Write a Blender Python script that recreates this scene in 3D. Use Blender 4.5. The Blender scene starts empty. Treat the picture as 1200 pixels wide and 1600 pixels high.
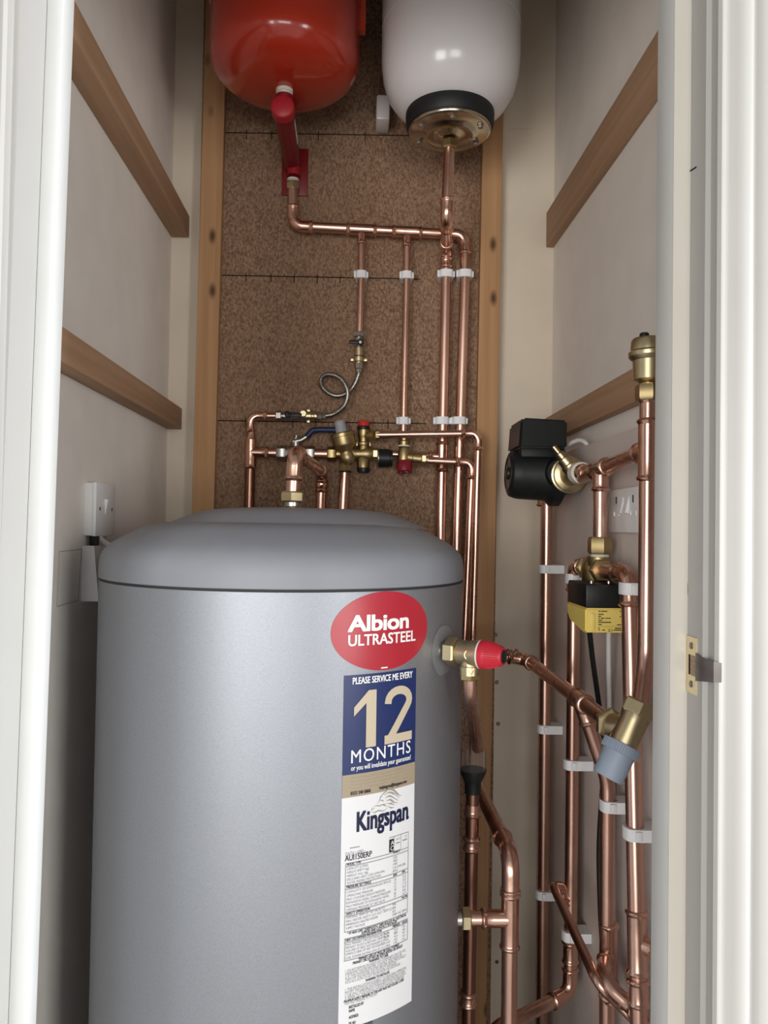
import bpy, bmesh, math, random
from mathutils import Vector as V, Matrix
random.seed(7)
SC = bpy.context.scene
COL = SC.collection
PI = math.pi

# ------------------------------------------------------------------ camera
F = 1202.0                      # focal length in pixels of the 1200x1600 frame
EYE = V((0, 0, 1.20))
YAW = math.atan(45 / F); PITCH = math.atan(25 / F); ROLL = 0.015
fw = V((math.sin(YAW) * math.cos(PITCH), math.cos(YAW) * math.cos(PITCH), math.sin(PITCH)))
r0 = V((math.cos(YAW), -math.sin(YAW), 0)); u0 = r0.cross(fw)
up = u0 * math.cos(ROLL) - r0 * math.sin(ROLL)
rt = r0 * math.cos(ROLL) + u0 * math.sin(ROLL)
cam = bpy.data.cameras.new('camera'); camo = bpy.data.objects.new('camera', cam); COL.objects.link(camo)
camo.matrix_world = Matrix(((rt.x, up.x, -fw.x, EYE.x), (rt.y, up.y, -fw.y, EYE.y), (rt.z, up.z, -fw.z, EYE.z), (0, 0, 0, 1)))
cam.sensor_fit = 'VERTICAL'; cam.sensor_height = 24.0; cam.lens = 24.0 * F / 1600.0
cam.clip_start = 0.02
SC.camera = camo

# ------------------------------------------------------------------ light and exposure
vs = SC.view_settings
vs.view_transform = 'Standard'; vs.look = 'None'; vs.gamma = 1.0; vs.use_curve_mapping = False
vs.exposure = -0.66
W = bpy.data.worlds.new('hall_daylight'); SC.world = W; W.use_nodes = True
bgn = W.node_tree.nodes['Background']; bgn.inputs[0].default_value = (0.95, 0.97, 1.0, 1); bgn.inputs[1].default_value = 0.42
def area(name, loc, target, sx, sy, power, col):
    l = bpy.data.lights.new(name, 'AREA'); l.shape = 'RECTANGLE'; l.size = sx; l.size_y = sy; l.energy = power; l.color = col
    o = bpy.data.objects.new(name, l); COL.objects.link(o); o.location = loc
    o.rotation_euler = (V(target) - V(loc)).to_track_quat('-Z', 'Y').to_euler()
    return o
area('hall_window_light', (0.25, -4.4, 1.05), (0.0, 1.2, 1.10), 1.7, 1.9, 130, (1.0, 0.985, 0.965))
area('added_jamb_light', (2.40, 0.30, 1.05), (-0.35, 0.84, 1.05), 0.7, 1.9, 160, (0.94, 0.97, 1.0))  # added unseen light, grazing in from the right to whiten the left jamb
area('added_fill_right', (2.7, -2.3, 1.15), (-0.3, 1.1, 1.25), 1.2, 1.7, 112, (1.0, 0.98, 0.95))  # added fill from behind right, lifts the left inner wall
area('added_fill_left', (-1.7, -3.0, 1.05), (0.2, 1.2, 1.15), 1.3, 1.8, 128, (1.0, 0.97, 0.93))  # added fill from behind left, no actual doorway there
area('hall_ceiling_lamp', (-0.10, -0.75, 1.92), (-0.02, 1.5, 1.7), 0.035, 0.035, 1.0, (1.0, 0.90, 0.78))

# ------------------------------------------------------------------ pixel -> place helpers
def ray(px, py):
    return rt * ((px - 600) / F) + up * ((800 - py) / F) + fw
def P(px, py, Y):
    d = ray(px, py); return EYE + d * ((Y - EYE.y) / d.y)
def PX(px, py, X):
    d = ray(px, py); return EYE + d * ((X - EYE.x) / d.x)

# ------------------------------------------------------------------ materials
def new_mat(name):
    m = bpy.data.materials.new(name); m.use_nodes = True
    nt = m.node_tree; b = nt.nodes['Principled BSDF']
    return m, nt, b
def sock(b, n, v):
    if n in b.inputs: b.inputs[n].default_value = v
def rgb(c): return (c[0], c[1], c[2], 1)
def texco(nt, scale=(1, 1, 1)):
    t = nt.nodes.new('ShaderNodeTexCoord'); mp = nt.nodes.new('ShaderNodeMapping')
    nt.links.new(t.outputs['Object'], mp.inputs['Vector']); mp.inputs['Scale'].default_value = scale
    return mp.outputs['Vector']
def noise(nt, vec, scale, detail=3, rough=.5):
    n = nt.nodes.new('ShaderNodeTexNoise'); nt.links.new(vec, n.inputs['Vector'])
    n.inputs['Scale'].default_value = scale; n.inputs['Detail'].default_value = detail; n.inputs['Roughness'].default_value = rough
    return n.outputs[0]
def ramp(nt, fac, stops):
    r = nt.nodes.new('ShaderNodeValToRGB'); nt.links.new(fac, r.inputs[0])
    el = r.color_ramp.elements
    while len(el) < len(stops): el.new(.5)
    for e, (p, c) in zip(el, stops):
        e.position = p; e.color = rgb(c) if len(c) == 3 else c
    return r.outputs[0]
def mixc(nt, fac, a, b, mode='MIX'):
    m = nt.nodes.new('ShaderNodeMix'); m.data_type = 'RGBA'; m.blend_type = mode
    if isinstance(fac, (int, float)): m.inputs[0].default_value = fac
    else: nt.links.new(fac, m.inputs[0])
    for s, v in ((6, a), (7, b)):
        if isinstance(v, tuple): m.inputs[s].default_value = rgb(v)
        else: nt.links.new(v, m.inputs[s])
    return m.outputs[2]
def bump(nt, b, h, strength, dist=.001):
    n = nt.nodes.new('ShaderNodeBump'); n.inputs['Strength'].default_value = strength; n.inputs['Distance'].default_value = dist
    nt.links.new(h, n.inputs['Height']); nt.links.new(n.outputs[0], b.inputs['Normal'])
def plain(name, c, rough=.5, metal=0., spec=.5, var=.0, vs_=40, bmp=0., coat=0.):
    m, nt, b = new_mat(name)
    sock(b, 'Roughness', rough); sock(b, 'Metallic', metal); sock(b, 'Specular IOR Level', spec); sock(b, 'Coat Weight', coat); sock(b, 'Coat Roughness', .08)
    v = texco(nt); n = noise(nt, v, vs_)
    lo = tuple(x * (1 - var) for x in c); hi = tuple(min(1, x * (1 + var)) for x in c)
    nt.links.new(ramp(nt, n, [(.3, lo), (.7, hi)]), b.inputs['Base Color'])
    if bmp: bump(nt, b, n, bmp)
    return m
def copper(name, c1, c2, c3, r1, r2):
    m, nt, b = new_mat(name); sock(b, 'Metallic', 1.0)
    v = texco(nt, (1, 1, .35)); n = noise(nt, v, 16, 3, .5)
    v2 = texco(nt, (1, 1, 1)); n2 = noise(nt, v2, 140, 2)
    base = ramp(nt, n, [(.3, c1), (.52, c2), (.75, c3)])
    nt.links.new(mixc(nt, .12, base, ramp(nt, n2, [(.35, c1), (.65, c3)])), b.inputs['Base Color'])
    rr = ramp(nt, n, [(.35, (r1,) * 3), (.7, (r2,) * 3)]); nt.links.new(rr, b.inputs['Roughness'])
    return m
def wood(name, ax, dark, mid, light, knots=True):
    m, nt, b = new_mat(name); sock(b, 'Roughness', .62); sock(b, 'Specular IOR Level', .3)
    s = [70, 70, 70]; s[ax] = 1.6
    n = noise(nt, texco(nt, tuple(s)), 1.0, 4, .55)
    s2 = [18, 18, 18]; s2[ax] = .9
    n2 = noise(nt, texco(nt, tuple(s2)), 1.0, 2)
    colr = mixc(nt, .5, ramp(nt, n, [(.3, dark), (.5, mid), (.72, light)]), ramp(nt, n2, [(.3, mid), (.7, light)]))
    if knots:
        s3 = [16, 16, 16]; s3[ax] = 7.5
        vo = nt.nodes.new('ShaderNodeTexVoronoi'); nt.links.new(texco(nt, tuple(s3)), vo.inputs['Vector']); vo.inputs['Scale'].default_value = 1.0
        k = ramp(nt, vo.outputs['Distance'], [(.05, (1, 1, 1)), (.17, (0, 0, 0))])
        colr = mixc(nt, k, colr, tuple(x * .32 for x in dark))
    nt.links.new(colr, b.inputs['Base Color']); bump(nt, b, n, .15)
    return m
M = {}
M['copper'] = copper('copper', (.63, .38, .295), (.71, .445, .35), (.78, .52, .425), .25, .34)
M['copper_bright'] = copper('new_copper_fitting', (.70, .41, .31), (.77, .475, .37), (.83, .55, .445), .21, .30)
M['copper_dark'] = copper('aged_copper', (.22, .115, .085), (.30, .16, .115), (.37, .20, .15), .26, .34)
M['brass'] = copper('cast_brass', (.34, .25, .11), (.43, .33, .165), (.50, .40, .22), .34, .46)
M['brass_pale'] = copper('pale_machined_brass', (.50, .41, .23), (.58, .49, .30), (.66, .57, .37), .30, .42)
M['brass_plate'] = copper('brass_plated_steel', (.62, .52, .30), (.74, .64, .42), (.8, .7, .48), .32, .42)
M['chrome'] = plain('nickel_plate', (.44, .425, .395), .32, 1.0, var=.08)
M['zinc'] = plain('zinc_plated_flange', (.50, .45, .36), .20, 1.0, var=.12, vs_=25)
M['steel'] = plain('screw_steel', (.20, .19, .18), .4, 1.0, var=.2)
M['red_gloss'] = plain('red_enamel', (.43, .030, .012), .22, 0, .5, .04, 8, coat=.5)
M['red_paint'] = plain('shaded_red_paint', (.20, .008, .012), .38, 0, .4, .05)  # bracket red, darkened so the shade it hangs in is in the colour
M['red_cap'] = plain('red_plastic', (.52, .022, .04), .42, 0, .4, .03)
M['red_dark'] = plain('crimson_plastic', (.22, .012, .022), .4, 0, .4, .05)
M['red_bracket_cap'] = plain('bracket_red_plastic', (.34, .012, .020), .42, 0, .4, .03)
M['red_bright'] = plain('scarlet_plastic', (.60, .03, .02), .4, 0, .4, .03)
M['white_gloss'] = plain('white_enamel', (.70, .68, .69), .24, 0, .5, .02, 6, coat=.3)
M['rubber'] = plain('black_rubber', (.012, .013, .014), .5, 0, .3, .1)
M['black'] = plain('black_plastic', (.010, .012, .012), .42, 0, .35, .1, 60)
M['pumpblack'] = plain('black_pump_paint', (.009, .011, .011), .48, 0, .3, .2, 90, bmp=.15)
M['clip'] = plain('white_nylon_clip', (.80, .81, .83), .45, 0, .4, .02)
M['plastic'] = plain('white_switch_plastic', (.80, .80, .80), .32, 0, .5, .02)
M['greyplastic'] = plain('blue_grey_plastic', (.25, .30, .37), .5, 0, .4, .03)
M['greyknob'] = plain('pale_grey_plastic', (.36, .36, .38), .5, 0, .4, .03)
M['blue'] = plain('blue_vinyl', (.014, .022, .075), .4, 0, .4, .1)
M['yellow'] = plain('yellow_plastic', (.84, .65, .17), .45, 0, .4, .03)
M['cable_white'] = plain('white_cable', (.66, .66, .64), .5, 0, .4, .03)
M['hose'] = None
M['wall'] = plain('off_white_emulsion', (.80, .755, .70), .75, 0, .25, .03, 14, bmp=.06)
M['wallback'] = plain('cream_plaster', (.72, .635, .52), .8, 0, .2, .035, 10, bmp=.06)
M['board'] = plain('painted_backing_board', (.64, .555, .515), .7, 0, .25, .05, 9, bmp=.05)
M['gloss'] = plain('white_gloss_joinery', (.43, .422, .402), .38, 0, .35, .015, 12, bmp=.10)
M['cream'] = plain('aged_cream_gloss', (.62, .59, .52), .28, 0, .5, .02, 12, bmp=.1)
M['greypaint'] = plain('satin_stop_paint', (.70, .71, .69), .45, 0, .4, .02, 12)
M['floor'] = plain('bare_floorboards', (.30, .24, .18), .8, 0, .2, .1)
M['carpet'] = plain('hall_floor', (.42, .40, .38), .9, 0, .2, .08)
M['lid'] = plain('grey_moulded_lid', (.24, .253, .283), .46, 0, .4, .02, 30)
M['seam'] = plain('dark_seam_gap', (.02, .02, .022), .7)
M['line'] = plain('dark_ink_and_shade', (.012, .010, .008), .9, 0, .1)  # ink lines and dark slots; also the painted shade in the latch recess
M['pencil'] = plain('pencil_grey', (.42, .40, .38), .9, 0, .1)
M['ptfe'] = plain('white_thread_tape', (.72, .68, .60), .7, 0, .2, .08, 120)
M['sticker_red'] = plain('red_sticker', (.42, .022, .038), .32, 0, .5, .01)
M['sticker_blue'] = plain('blue_sticker', (.012, .026, .115), .36, 0, .5, .01)
M['sticker_tan'] = plain('tan_sticker', (.36, .295, .21), .40, 0, .5, .01)
M['sticker_white'] = plain('white_sticker', (.74, .75, .77), .40, 0, .5, .01)
M['ink_white'] = plain('white_print', (.88, .88, .88), .4, 0, .4)
M['ink_tan'] = plain('tan_print', (.57, .49, .36), .4, 0, .4)
M['ink_navy'] = plain('navy_print', (.010, .013, .05), .4, 0, .4)
M['ink_grey'] = plain('grey_print', (.30, .30, .31), .5, 0, .3)
M['ink_black'] = plain('black_print', (.02, .02, .022), .5, 0, .3)
M['ink_stone'] = plain('stone_print', (.33, .30, .25), .5, 0, .3)
M['ink_pale'] = plain('pale_print', (.50, .43, .33), .5, 0, .3)
M['bare_wood'] = plain('splintered_bare_wood', (.36, .25, .18), .8, 0, .2, .3, 300, bmp=.3)
M['wood_z'] = wood('pine_upright', 2, (.30, .150, .060), (.44, .245, .115), (.54, .32, .165))
M['wood_y'] = wood('weathered_pine_batten', 1, (.27, .155, .085), (.38, .23, .135), (.46, .29, .18), knots=False)

def cylinder_paint():
    m, nt, b = new_mat('silver_grey_steel_jacket'); sock(b, 'Metallic', .78); sock(b, 'Roughness', .49)
    n = noise(nt, texco(nt), 900, 1)
    nt.links.new(ramp(nt, n, [(.35, (.285, .303, .333)), (.65, (.335, .355, .39))]), b.inputs['Base Color'])
    bump(nt, b, n, .05, .0004)
    return m
M['jacket'] = cylinder_paint()
def chipboard():
    m, nt, b = new_mat('chipboard'); sock(b, 'Roughness', .8); sock(b, 'Specular IOR Level', .2)
    v = texco(nt, (1, 1, .6))
    n = noise(nt, v, 260, 3, .7); n2 = noise(nt, v, 5, 3)
    n3 = noise(nt, texco(nt, (1, 1, .45)), 420, 2, .6)
    c = ramp(nt, n, [(.34, (.115, .064, .038)), (.5, (.25, .152, .096)), (.66, (.38, .255, .175))])
    c = mixc(nt, ramp(nt, n2, [(.3, (0, 0, 0)), (.8, (.45,) * 3)]), c, (.25, .145, .085))
    c = mixc(nt, ramp(nt, n3, [(.64, (0, 0, 0)), (.74, (.8,) * 3)]), c, (.36, .28, .19))
    c = mixc(nt, ramp(nt, noise(nt, texco(nt), 95, 2), [(.72, (0, 0, 0)), (.80, (.9,) * 3)]), c, (.025, .015, .008))
    nt.links.new(c, b.inputs['Base Color']); bump(nt, b, n, .3, .0008)
    return m
M['chip'] = chipboard()
def braid():
    m, nt, b = new_mat('stainless_braid'); sock(b, 'Metallic', 1.0); sock(b, 'Roughness', .38)
    v = texco(nt); w1 = noise(nt, v, 700, 1)
    nt.links.new(ramp(nt, w1, [(.4, (.12, .115, .105)), (.58, (.5, .48, .45))]), b.inputs['Base Color'])
    bump(nt, b, w1, .5, .0005)
    return m
M['hose'] = braid()
def clear(name, c, alpha, rough, ior=1.1):
    m, nt, b = new_mat(name); sock(b, 'Roughness', rough); sock(b, 'Transmission Weight', alpha); sock(b, 'IOR', ior)
    n = noise(nt, texco(nt), 60); nt.links.new(ramp(nt, n, [(.3, c), (.7, tuple(min(1, x * 1.05) for x in c))]), b.inputs['Base Color'])
    return m
M['clear'] = clear('clear_plastic', (.92, .92, .92), .98, .05)
M['film'] = clear('translucent_grey_plastic', (.85, .85, .86), .93, .12)

# ------------------------------------------------------------------ mesh helpers
def frames(pts):
    n = len(pts); T = []
    for i in range(n):
        a = pts[max(0, i - 1)]; c = pts[min(n - 1, i + 1)]
        t = c - a
        if t.length < 1e-9: t = T[-1] if T else V((0, 0, 1))
        T.append(t.normalized())
    ref = V((0, 0, 1)) if abs(T[0].z) < .9 else V((0, 1, 0))
    N = [(ref - T[0] * ref.dot(T[0])).normalized()]
    for i in range(1, n):
        q = T[i - 1].rotation_difference(T[i]); x = q @ N[-1]
        N.append((x - T[i] * x.dot(T[i])).normalized())
    return T, N
def sweep(bm, pts, radii, seg=20, cap=True):
    pts = [V(p) for p in pts]
    if isinstance(radii, (int, float)): radii = [radii] * len(pts)
    T, N = frames(pts); rings = []
    for p, t, n, r in zip(pts, T, N, radii):
        b = t.cross(n)
        rings.append([bm.verts.new(p + (n * math.cos(2 * PI * k / seg) + b * math.sin(2 * PI * k / seg)) * r) for k in range(seg)])
    for A, B in zip(rings, rings[1:]):
        for k in range(seg):
            bm.faces.new((A[k], A[(k + 1) % seg], B[(k + 1) % seg], B[k]))
    if cap:
        bm.faces.new(list(reversed(rings[0]))); bm.faces.new(rings[-1])
def lathe(bm, o, ax, prof, seg=28, cap=True, ref=None):
    o = V(o); ax = V(ax).normalized()
    ref = V(ref) if ref is not None else (V((0, 0, 1)) if abs(ax.z) < .9 else V((0, 1, 0)))
    n = (ref - ax * ref.dot(ax)).normalized(); b = ax.cross(n); rings = []
    for h, r in prof:
        r = max(r, 1e-5)
        rings.append([bm.verts.new(o + ax * h + (n * math.cos(2 * PI * k / seg) + b * math.sin(2 * PI * k / seg)) * r) for k in range(seg)])
    for A, B in zip(rings, rings[1:]):
        for k in range(seg): bm.faces.new((A[k], A[(k + 1) % seg], B[(k + 1) % seg], B[k]))
    if cap:
        bm.faces.new(list(reversed(rings[0]))); bm.faces.new(rings[-1])
def hexnut(bm, o, ax, af, h, ref=None):
    R = af / math.sqrt(3)
    lathe(bm, o, ax, [(0, R * .88), (h * .14, R), (h * .86, R), (h, R * .88)], 6, ref=ref)
def box(bm, c, s, rot=None, bev=0., segs=2):
    t = bmesh.new(); bmesh.ops.create_cube(t, size=1)
    for v in t.verts: v.co = V((v.co.x * s[0], v.co.y * s[1], v.co.z * s[2]))
    if bev: bmesh.ops.bevel(t, geom=list(t.edges), offset=bev, segments=segs, affect='EDGES', profile=.5)
    mt = Matrix.Translation(V(c)) @ (rot.to_4x4() if rot else Matrix.Identity(4))
    bmesh.ops.transform(t, matrix=mt, verts=t.verts)
    me = bpy.data.meshes.new('t'); t.to_mesh(me); t.free(); bm.from_mesh(me); bpy.data.meshes.remove(me)
def bb(bm, a, b, bev=0.):
    box(bm, [(x + y) / 2 for x, y in zip(a, b)], [abs(y - x) for x, y in zip(a, b)], bev=bev)
def prism(bm, poly, d):
    d = V(d); A = [bm.verts.new(V(p)) for p in poly]; B = [bm.verts.new(V(p) + d) for p in poly]; n = len(poly)
    bm.faces.new(A); bm.faces.new(list(reversed(B)))
    for k in range(n): bm.faces.new((A[k], B[k], B[(k + 1) % n], A[(k + 1) % n]))
def wpos(o):
    p = V((0, 0, 0))
    while o is not None: p = p + V(o.location); o = o.parent
    return p
def tag(o, label=None, cat=None, group=None, kind=None):
    for k, v in (('label', label), ('category', cat), ('group', group), ('kind', kind)):
        if v: o[k] = v
    return o
def obj(name, bm, mat, parent=None, label=None, sharp=32, recalc=True):
    if recalc: bmesh.ops.recalc_face_normals(bm, faces=bm.faces)
    if parent is not None: off = wpos(parent); loc = V((0, 0, 0))
    else:
        vs_ = [v.co for v in bm.verts]
        lo = V([min(v[i] for v in vs_) for i in range(3)]); hi = V([max(v[i] for v in vs_) for i in range(3)])
        off = V(((lo.x + hi.x) / 2, (lo.y + hi.y) / 2, lo.z)); loc = off
    bmesh.ops.translate(bm, verts=bm.verts, vec=-off)
    me = bpy.data.meshes.new(name); bm.to_mesh(me); bm.free()
    me.polygons.foreach_set('use_smooth', [True] * len(me.polygons))
    me.set_sharp_from_angle(angle=math.radians(sharp))
    me.materials.append(M[mat] if isinstance(mat, str) else mat)
    o = bpy.data.objects.new(name, me); COL.objects.link(o); o.location = loc
    if parent is not None: o.parent = parent
    if label: o['label'] = label
    return o
def thing(name, label, cat, loc, group=None):
    o = bpy.data.objects.new(name, None); COL.objects.link(o); o.location = V(loc); o.empty_display_size = .03
    return tag(o, label, cat, group)
def struct(name, bm, mat, parent=None):
    return tag(obj(name, bm, mat, parent), kind='structure')
def nb(): return bmesh.new()

def fillet(pts, R, n=8):
    pts = [V(p) for p in pts]; out = [pts[0]]
    for i in range(1, len(pts) - 1):
        p = pts[i]; a = (pts[i - 1] - p); c = (pts[i + 1] - p); la, lc = a.length, c.length; a.normalize(); c.normalize()
        ang = a.angle(c); turn = PI - ang
        if turn < .02: out.append(p); continue
        t = R * math.tan(turn / 2); t = min(t, la * .49, lc * .49); Rr = t / math.tan(turn / 2)
        cen = p + (a + c).normalized() * (Rr / math.cos(turn / 2))
        s = p + a * t - cen; e = p + c * t - cen; axis = s.cross(e).normalized()
        for k in range(n + 1):
            out.append(cen + Matrix.Rotation(turn * k / n, 3, axis) @ s)
    out.append(pts[-1]); return out
def along(path):
    s = [0]
    for a, b in zip(path, path[1:]): s.append(s[-1] + (b - a).length)
    return s
def at(path, S, s):
    for i in range(len(S) - 1):
        if s <= S[i + 1] or i == len(S) - 2:
            k = (s - S[i]) / max(1e-9, S[i + 1] - S[i]); return path[i].lerp(path[i + 1], max(0, min(1, k)))
BEAD = [(0., .0004), (.0006, .0016), (.0020, .0031), (.0038, .0038), (.0056, .0031), (.0072, .0017), (.0086, .0014)]
def beaded(bm, path, r, ends=(1, 1), k=1.0, seg=24):
    path = [V(p) for p in path]; S = along(path); L = S[-1]; pr = []
    a0 = .009 if ends[0] else 0; a1 = L - .009 if ends[1] else L
    if ends[0]: pr += [(d, r + e * k) for d, e in BEAD]
    pr += [(s, r + .0014 * k) for s in S if a0 < s < a1]
    if not ends[0]: pr = [(0, r + .0014 * k)] + pr
    if ends[1]: pr += [(L - d, r + e * k) for d, e in reversed(BEAD)]
    else: pr += [(L, r + .0014 * k)]
    sweep(bm, [at(path, S, s) for s, _ in pr], [x for _, x in pr], seg)
def elbow(parent, a, p, c, r, R=None, s=.018, mat='copper_bright'):
    a, p, c = V(a), V(p), V(c); R = R or r * 2.5
    da = (a - p).normalized(); dc = (c - p).normalized(); turn = PI - da.angle(dc); t = R * math.tan(turn / 2)
    bm = nb(); beaded(bm, fillet([p + da * (t + s), p, p + dc * (t + s)], R, 10), r); return obj('elbow', bm, mat, parent)
def tee(parent, p, ax, br, r, rb, half=.030, bl=.030, mat='copper_bright'):
    p = V(p); ax = V(ax).normalized(); br = V(br).normalized(); bm = nb()
    beaded(bm, [p - ax * half, p - ax * .01, p + ax * .01, p + ax * half], r)
    beaded(bm, [p, p + br * bl * .6, p + br * bl], rb, (0, 1)); return obj('tee', bm, mat, parent)
def coupling(parent, p, ax, r, half=.02, mat='copper_bright', ends=(1, 1)):
    p = V(p); ax = V(ax).normalized(); bm = nb(); beaded(bm, [p - ax * half, p, p + ax * half], r, ends); return obj('coupling', bm, mat, parent)
def run(label, pts, r, bends=None, mat='copper', group=None, R=None, name='copper_pipe', s=.018, fmat='copper_bright'):
    """one soldered length of pipe: pipe + elbows where bends[i]=='e'; 'b' is a bend in the tube itself"""
    pts = [V(p) for p in pts]
    t = thing(name, label, 'pipe', min(pts, key=lambda q: q.z), group)
    bm = nb(); sweep(bm, fillet(pts, R or r * 2.5, 10), r, 22); obj('pipe', bm, mat, t)
    for i in range(1, len(pts) - 1):
        if bends is None or bends[i - 1] == 'e': elbow(t, pts[i - 1], pts[i], pts[i + 1], r, R, s, fmat)
    return t
def nutpart(parent, o, ax, af, h, mat='brass', name='compression_nut', ref=None):
    bm = nb(); hexnut(bm, o, ax, af, h, ref); return obj(name, bm, mat, parent)
def clip(p, nrm, r, wall, label, group, up_=V((0, 0, 1))):
    """hinged white pipe clip round a pipe at p; nrm points out of the wall; wall = distance from pipe axis to the wall"""
    p = V(p); n = V(nrm).normalized(); z = V((0, 0, 1)); t = n.cross(z); h = .0165
    th = thing('pipe_clip', label, 'pipe clip', p - n * wall, group)
    bm = nb(); K = 40; inner = []; outer = []
    for k in range(K):
        a = 2 * PI * k / K; ct, cn = math.cos(a), math.sin(a)
        ri = r + .0003; w = r + .0042
        if cn >= 0: ro = w * (1 + .10 * (abs(math.sin(2 * a)) ** 4))
        else:
            sx = (w + .001) / max(1e-6, abs(ct)); sn = wall / max(1e-6, abs(cn)); ro = min(sx, sn)
        inner.append((ct * ri, cn * ri)); outer.append((ct * ro, cn * ro))
    def vv(q, zz): return bm.verts.new(p + t * q[0] + n * q[1] + z * zz)
    it, ib = [vv(q, h / 2) for q in inner], [vv(q, -h / 2) for q in inner]
    ot, ob = [vv(q, h / 2) for q in outer], [vv(q, -h / 2) for q in outer]
    for k in range(K):
        j = (k + 1) % K
        bm.faces.new((ot[k], ot[j], it[j], it[k])); bm.faces.new((ob[j], ob[k], ib[k], ib[j]))
        bm.faces.new((ot[j], ot[k], ob[k], ob[j])); bm.faces.new((it[k], it[j], ib[j], ib[k]))
    obj('clip_body', bm, 'clip', th)
    bm = nb(); rot = Matrix((t, n, z)).transposed()
    box(bm, p + t * (r + .0062) + n * .002, (.0050, .012, h * .92), rot, .0012)
    obj('latch', bm, 'clip', th)
    bm = nb(); box(bm, p - t * (r + .0058) + n * .001, (.0040, .009, h * .8), rot, .0012)
    obj('hinge', bm, 'clip', th)
    return th

# ------------------------------------------------------------------ text
def text_bm(body, size, offset=0., align='LEFT', sx=1., shear=0., spacing=1.):
    cu = bpy.data.curves.new('lettering', 'FONT'); cu.body = body; cu.size = size; cu.align_x = align; cu.offset = offset
    cu.shear = shear; cu.space_character = spacing; cu.resolution_u = 3
    o = bpy.data.objects.new('lettering', cu); COL.objects.link(o); bpy.context.view_layer.update()
    me = bpy.data.meshes.new_from_object(o.evaluated_get(bpy.context.evaluated_depsgraph_get()))
    bpy.data.objects.remove(o); bpy.data.curves.remove(cu)
    bm = nb(); bm.from_mesh(me); bpy.data.meshes.remove(me)
    for v in bm.verts: v.co.x *= sx
    return bm
def text_width(bm):
    xs = [v.co.x for v in bm.verts]; return min(xs), max(xs)
def merge(dst, src):
    me = bpy.data.meshes.new('t'); src.to_mesh(me); src.free(); dst.from_mesh(me); bpy.data.meshes.remove(me)

# ================================================================== SETTING
YW, YB, YS = 1.740, 1.720, 1.698            # back wall, chipboard face, stud face
XL, XR = -0.424, 0.446                      # side walls
YF0, YF1 = 0.770, 0.862                     # front wall (door opening) faces
ZC = 2.45
bm = nb(); bb(bm, (XL - .1, YW, 0), (XR + .1, YW + .1, ZC)); struct('wall_back', bm, 'wallback')
bm = nb(); bb(bm, (XL - .1, YF1, 0), (XL, YW, ZC)); wl = struct('wall_left', bm, 'wall')
bm = nb(); bb(bm, (XR, YF1, 0), (XR + .1, YW, ZC)); struct('wall_right', bm, 'wall')
bm = nb(); bb(bm, (XL - .1, YF0, -.05), (XR + .1, YW + .1, 0)); struct('floor', bm, 'floor')
bm = nb(); bb(bm, (XL - .1, YF1, ZC), (XR + .1, YW + .1, ZC + .05)); struct('ceiling', bm, 'wall')
bm = nb(); bb(bm, (-1.6, -2.6, -.05), (1.6, YF0, 0)); struct('floor_hall', bm, 'carpet')
# door opening: lining, stops, architrave
XLR, XLL = 0.3540, -0.3415                   # lining faces
ST = 0.018
bm = nb(); bb(bm, (XLR, YF0, 0), (XLR + .03, YF1, 2.00)); struct('trim_1', bm, 'gloss')
bm = nb(); bb(bm, (XLL - .03, YF0, 2.00), (XLR + .03, YF1, 2.03)); struct('trim_3', bm, 'gloss')
bm = nb(); bb(bm, (XLR - ST, .806, 0), (XLR, YF1 - .008, 2.00), .0015); st = struct('trim_4', bm, 'greypaint')
bm = nb(); bb(bm, (XLR - ST - .0004, .8054, 0), (XLR, .8062, 2.00)); struct('trim_4_edge', bm, 'cream', st)
def lean(bm, p0, p1, x_at):   # the left jamb stands slightly out of plumb
    d = p1 - p0; kx = d.x / d.z
    for v in bm.verts: v.co.x += (p0.x + kx * (v.co.z - p0.z)) - x_at
bm = nb(); bb(bm, (XLL, .828, 0), (XLL + ST, YF1 - .004, 2.00), .0015); lean(bm, P(117, 0, YF1 - .004), P(57, 1600, YF1 - .004), XLL + ST); struct('trim_5', bm, 'greypaint')
bm = nb(); bb(bm, (XLL - .045, YF0, 0), (XLL, YF1, 2.00)); lean(bm, P(117, 0, YF1 - .004), P(57, 1600, YF1 - .004), XLL + ST); struct('trim_2', bm, 'gloss')
# front wall either side and above the opening
bm = nb(); bb(bm, (XLR + .03, YF0, 0), (1.6, YF1, ZC)); struct('wall_front_right', bm, 'wall')
bm = nb(); bb(bm, (-1.6, YF0, 0), (XLL - .03, YF1, ZC)); struct('wall_front_left', bm, 'wall')
bm = nb(); bb(bm, (XLL - .03, YF0, 2.03), (XLR + .03, YF1, ZC)); struct('wall_front_head', bm, 'wall')
def architrave(name, x0, sgn):
    prof = [(0, 0), (0, -.0135), (.003, -.0165), (.006, -.0165), (.008, -.0145), (.012, -.0150), (.018, -.0185), (.024, -.0205), (.030, -.0200), (.034, -.0180), (.0365, -.0150), (.039, -.0150), (.041, -.0175), (.046, -.0190), (.058, -.0195), (.061, -.0175), (.064, -.0175), (.068, -.019), (.070, -.017), (.070, 0)]
    prof = [(a, b if a in (0, .070) else -.0165 + (b + .0165) * .5) for a, b in prof]
    bm = nb(); prism(bm, [(x0 + sgn * a, YF0 + b, 0) for a, b in prof], (0, 0, 2.07)); return struct(name, bm, 'gloss')
architrave('trim_6', XLR + .006, 1); architrave('trim_7', XLL - .006, -1)

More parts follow.
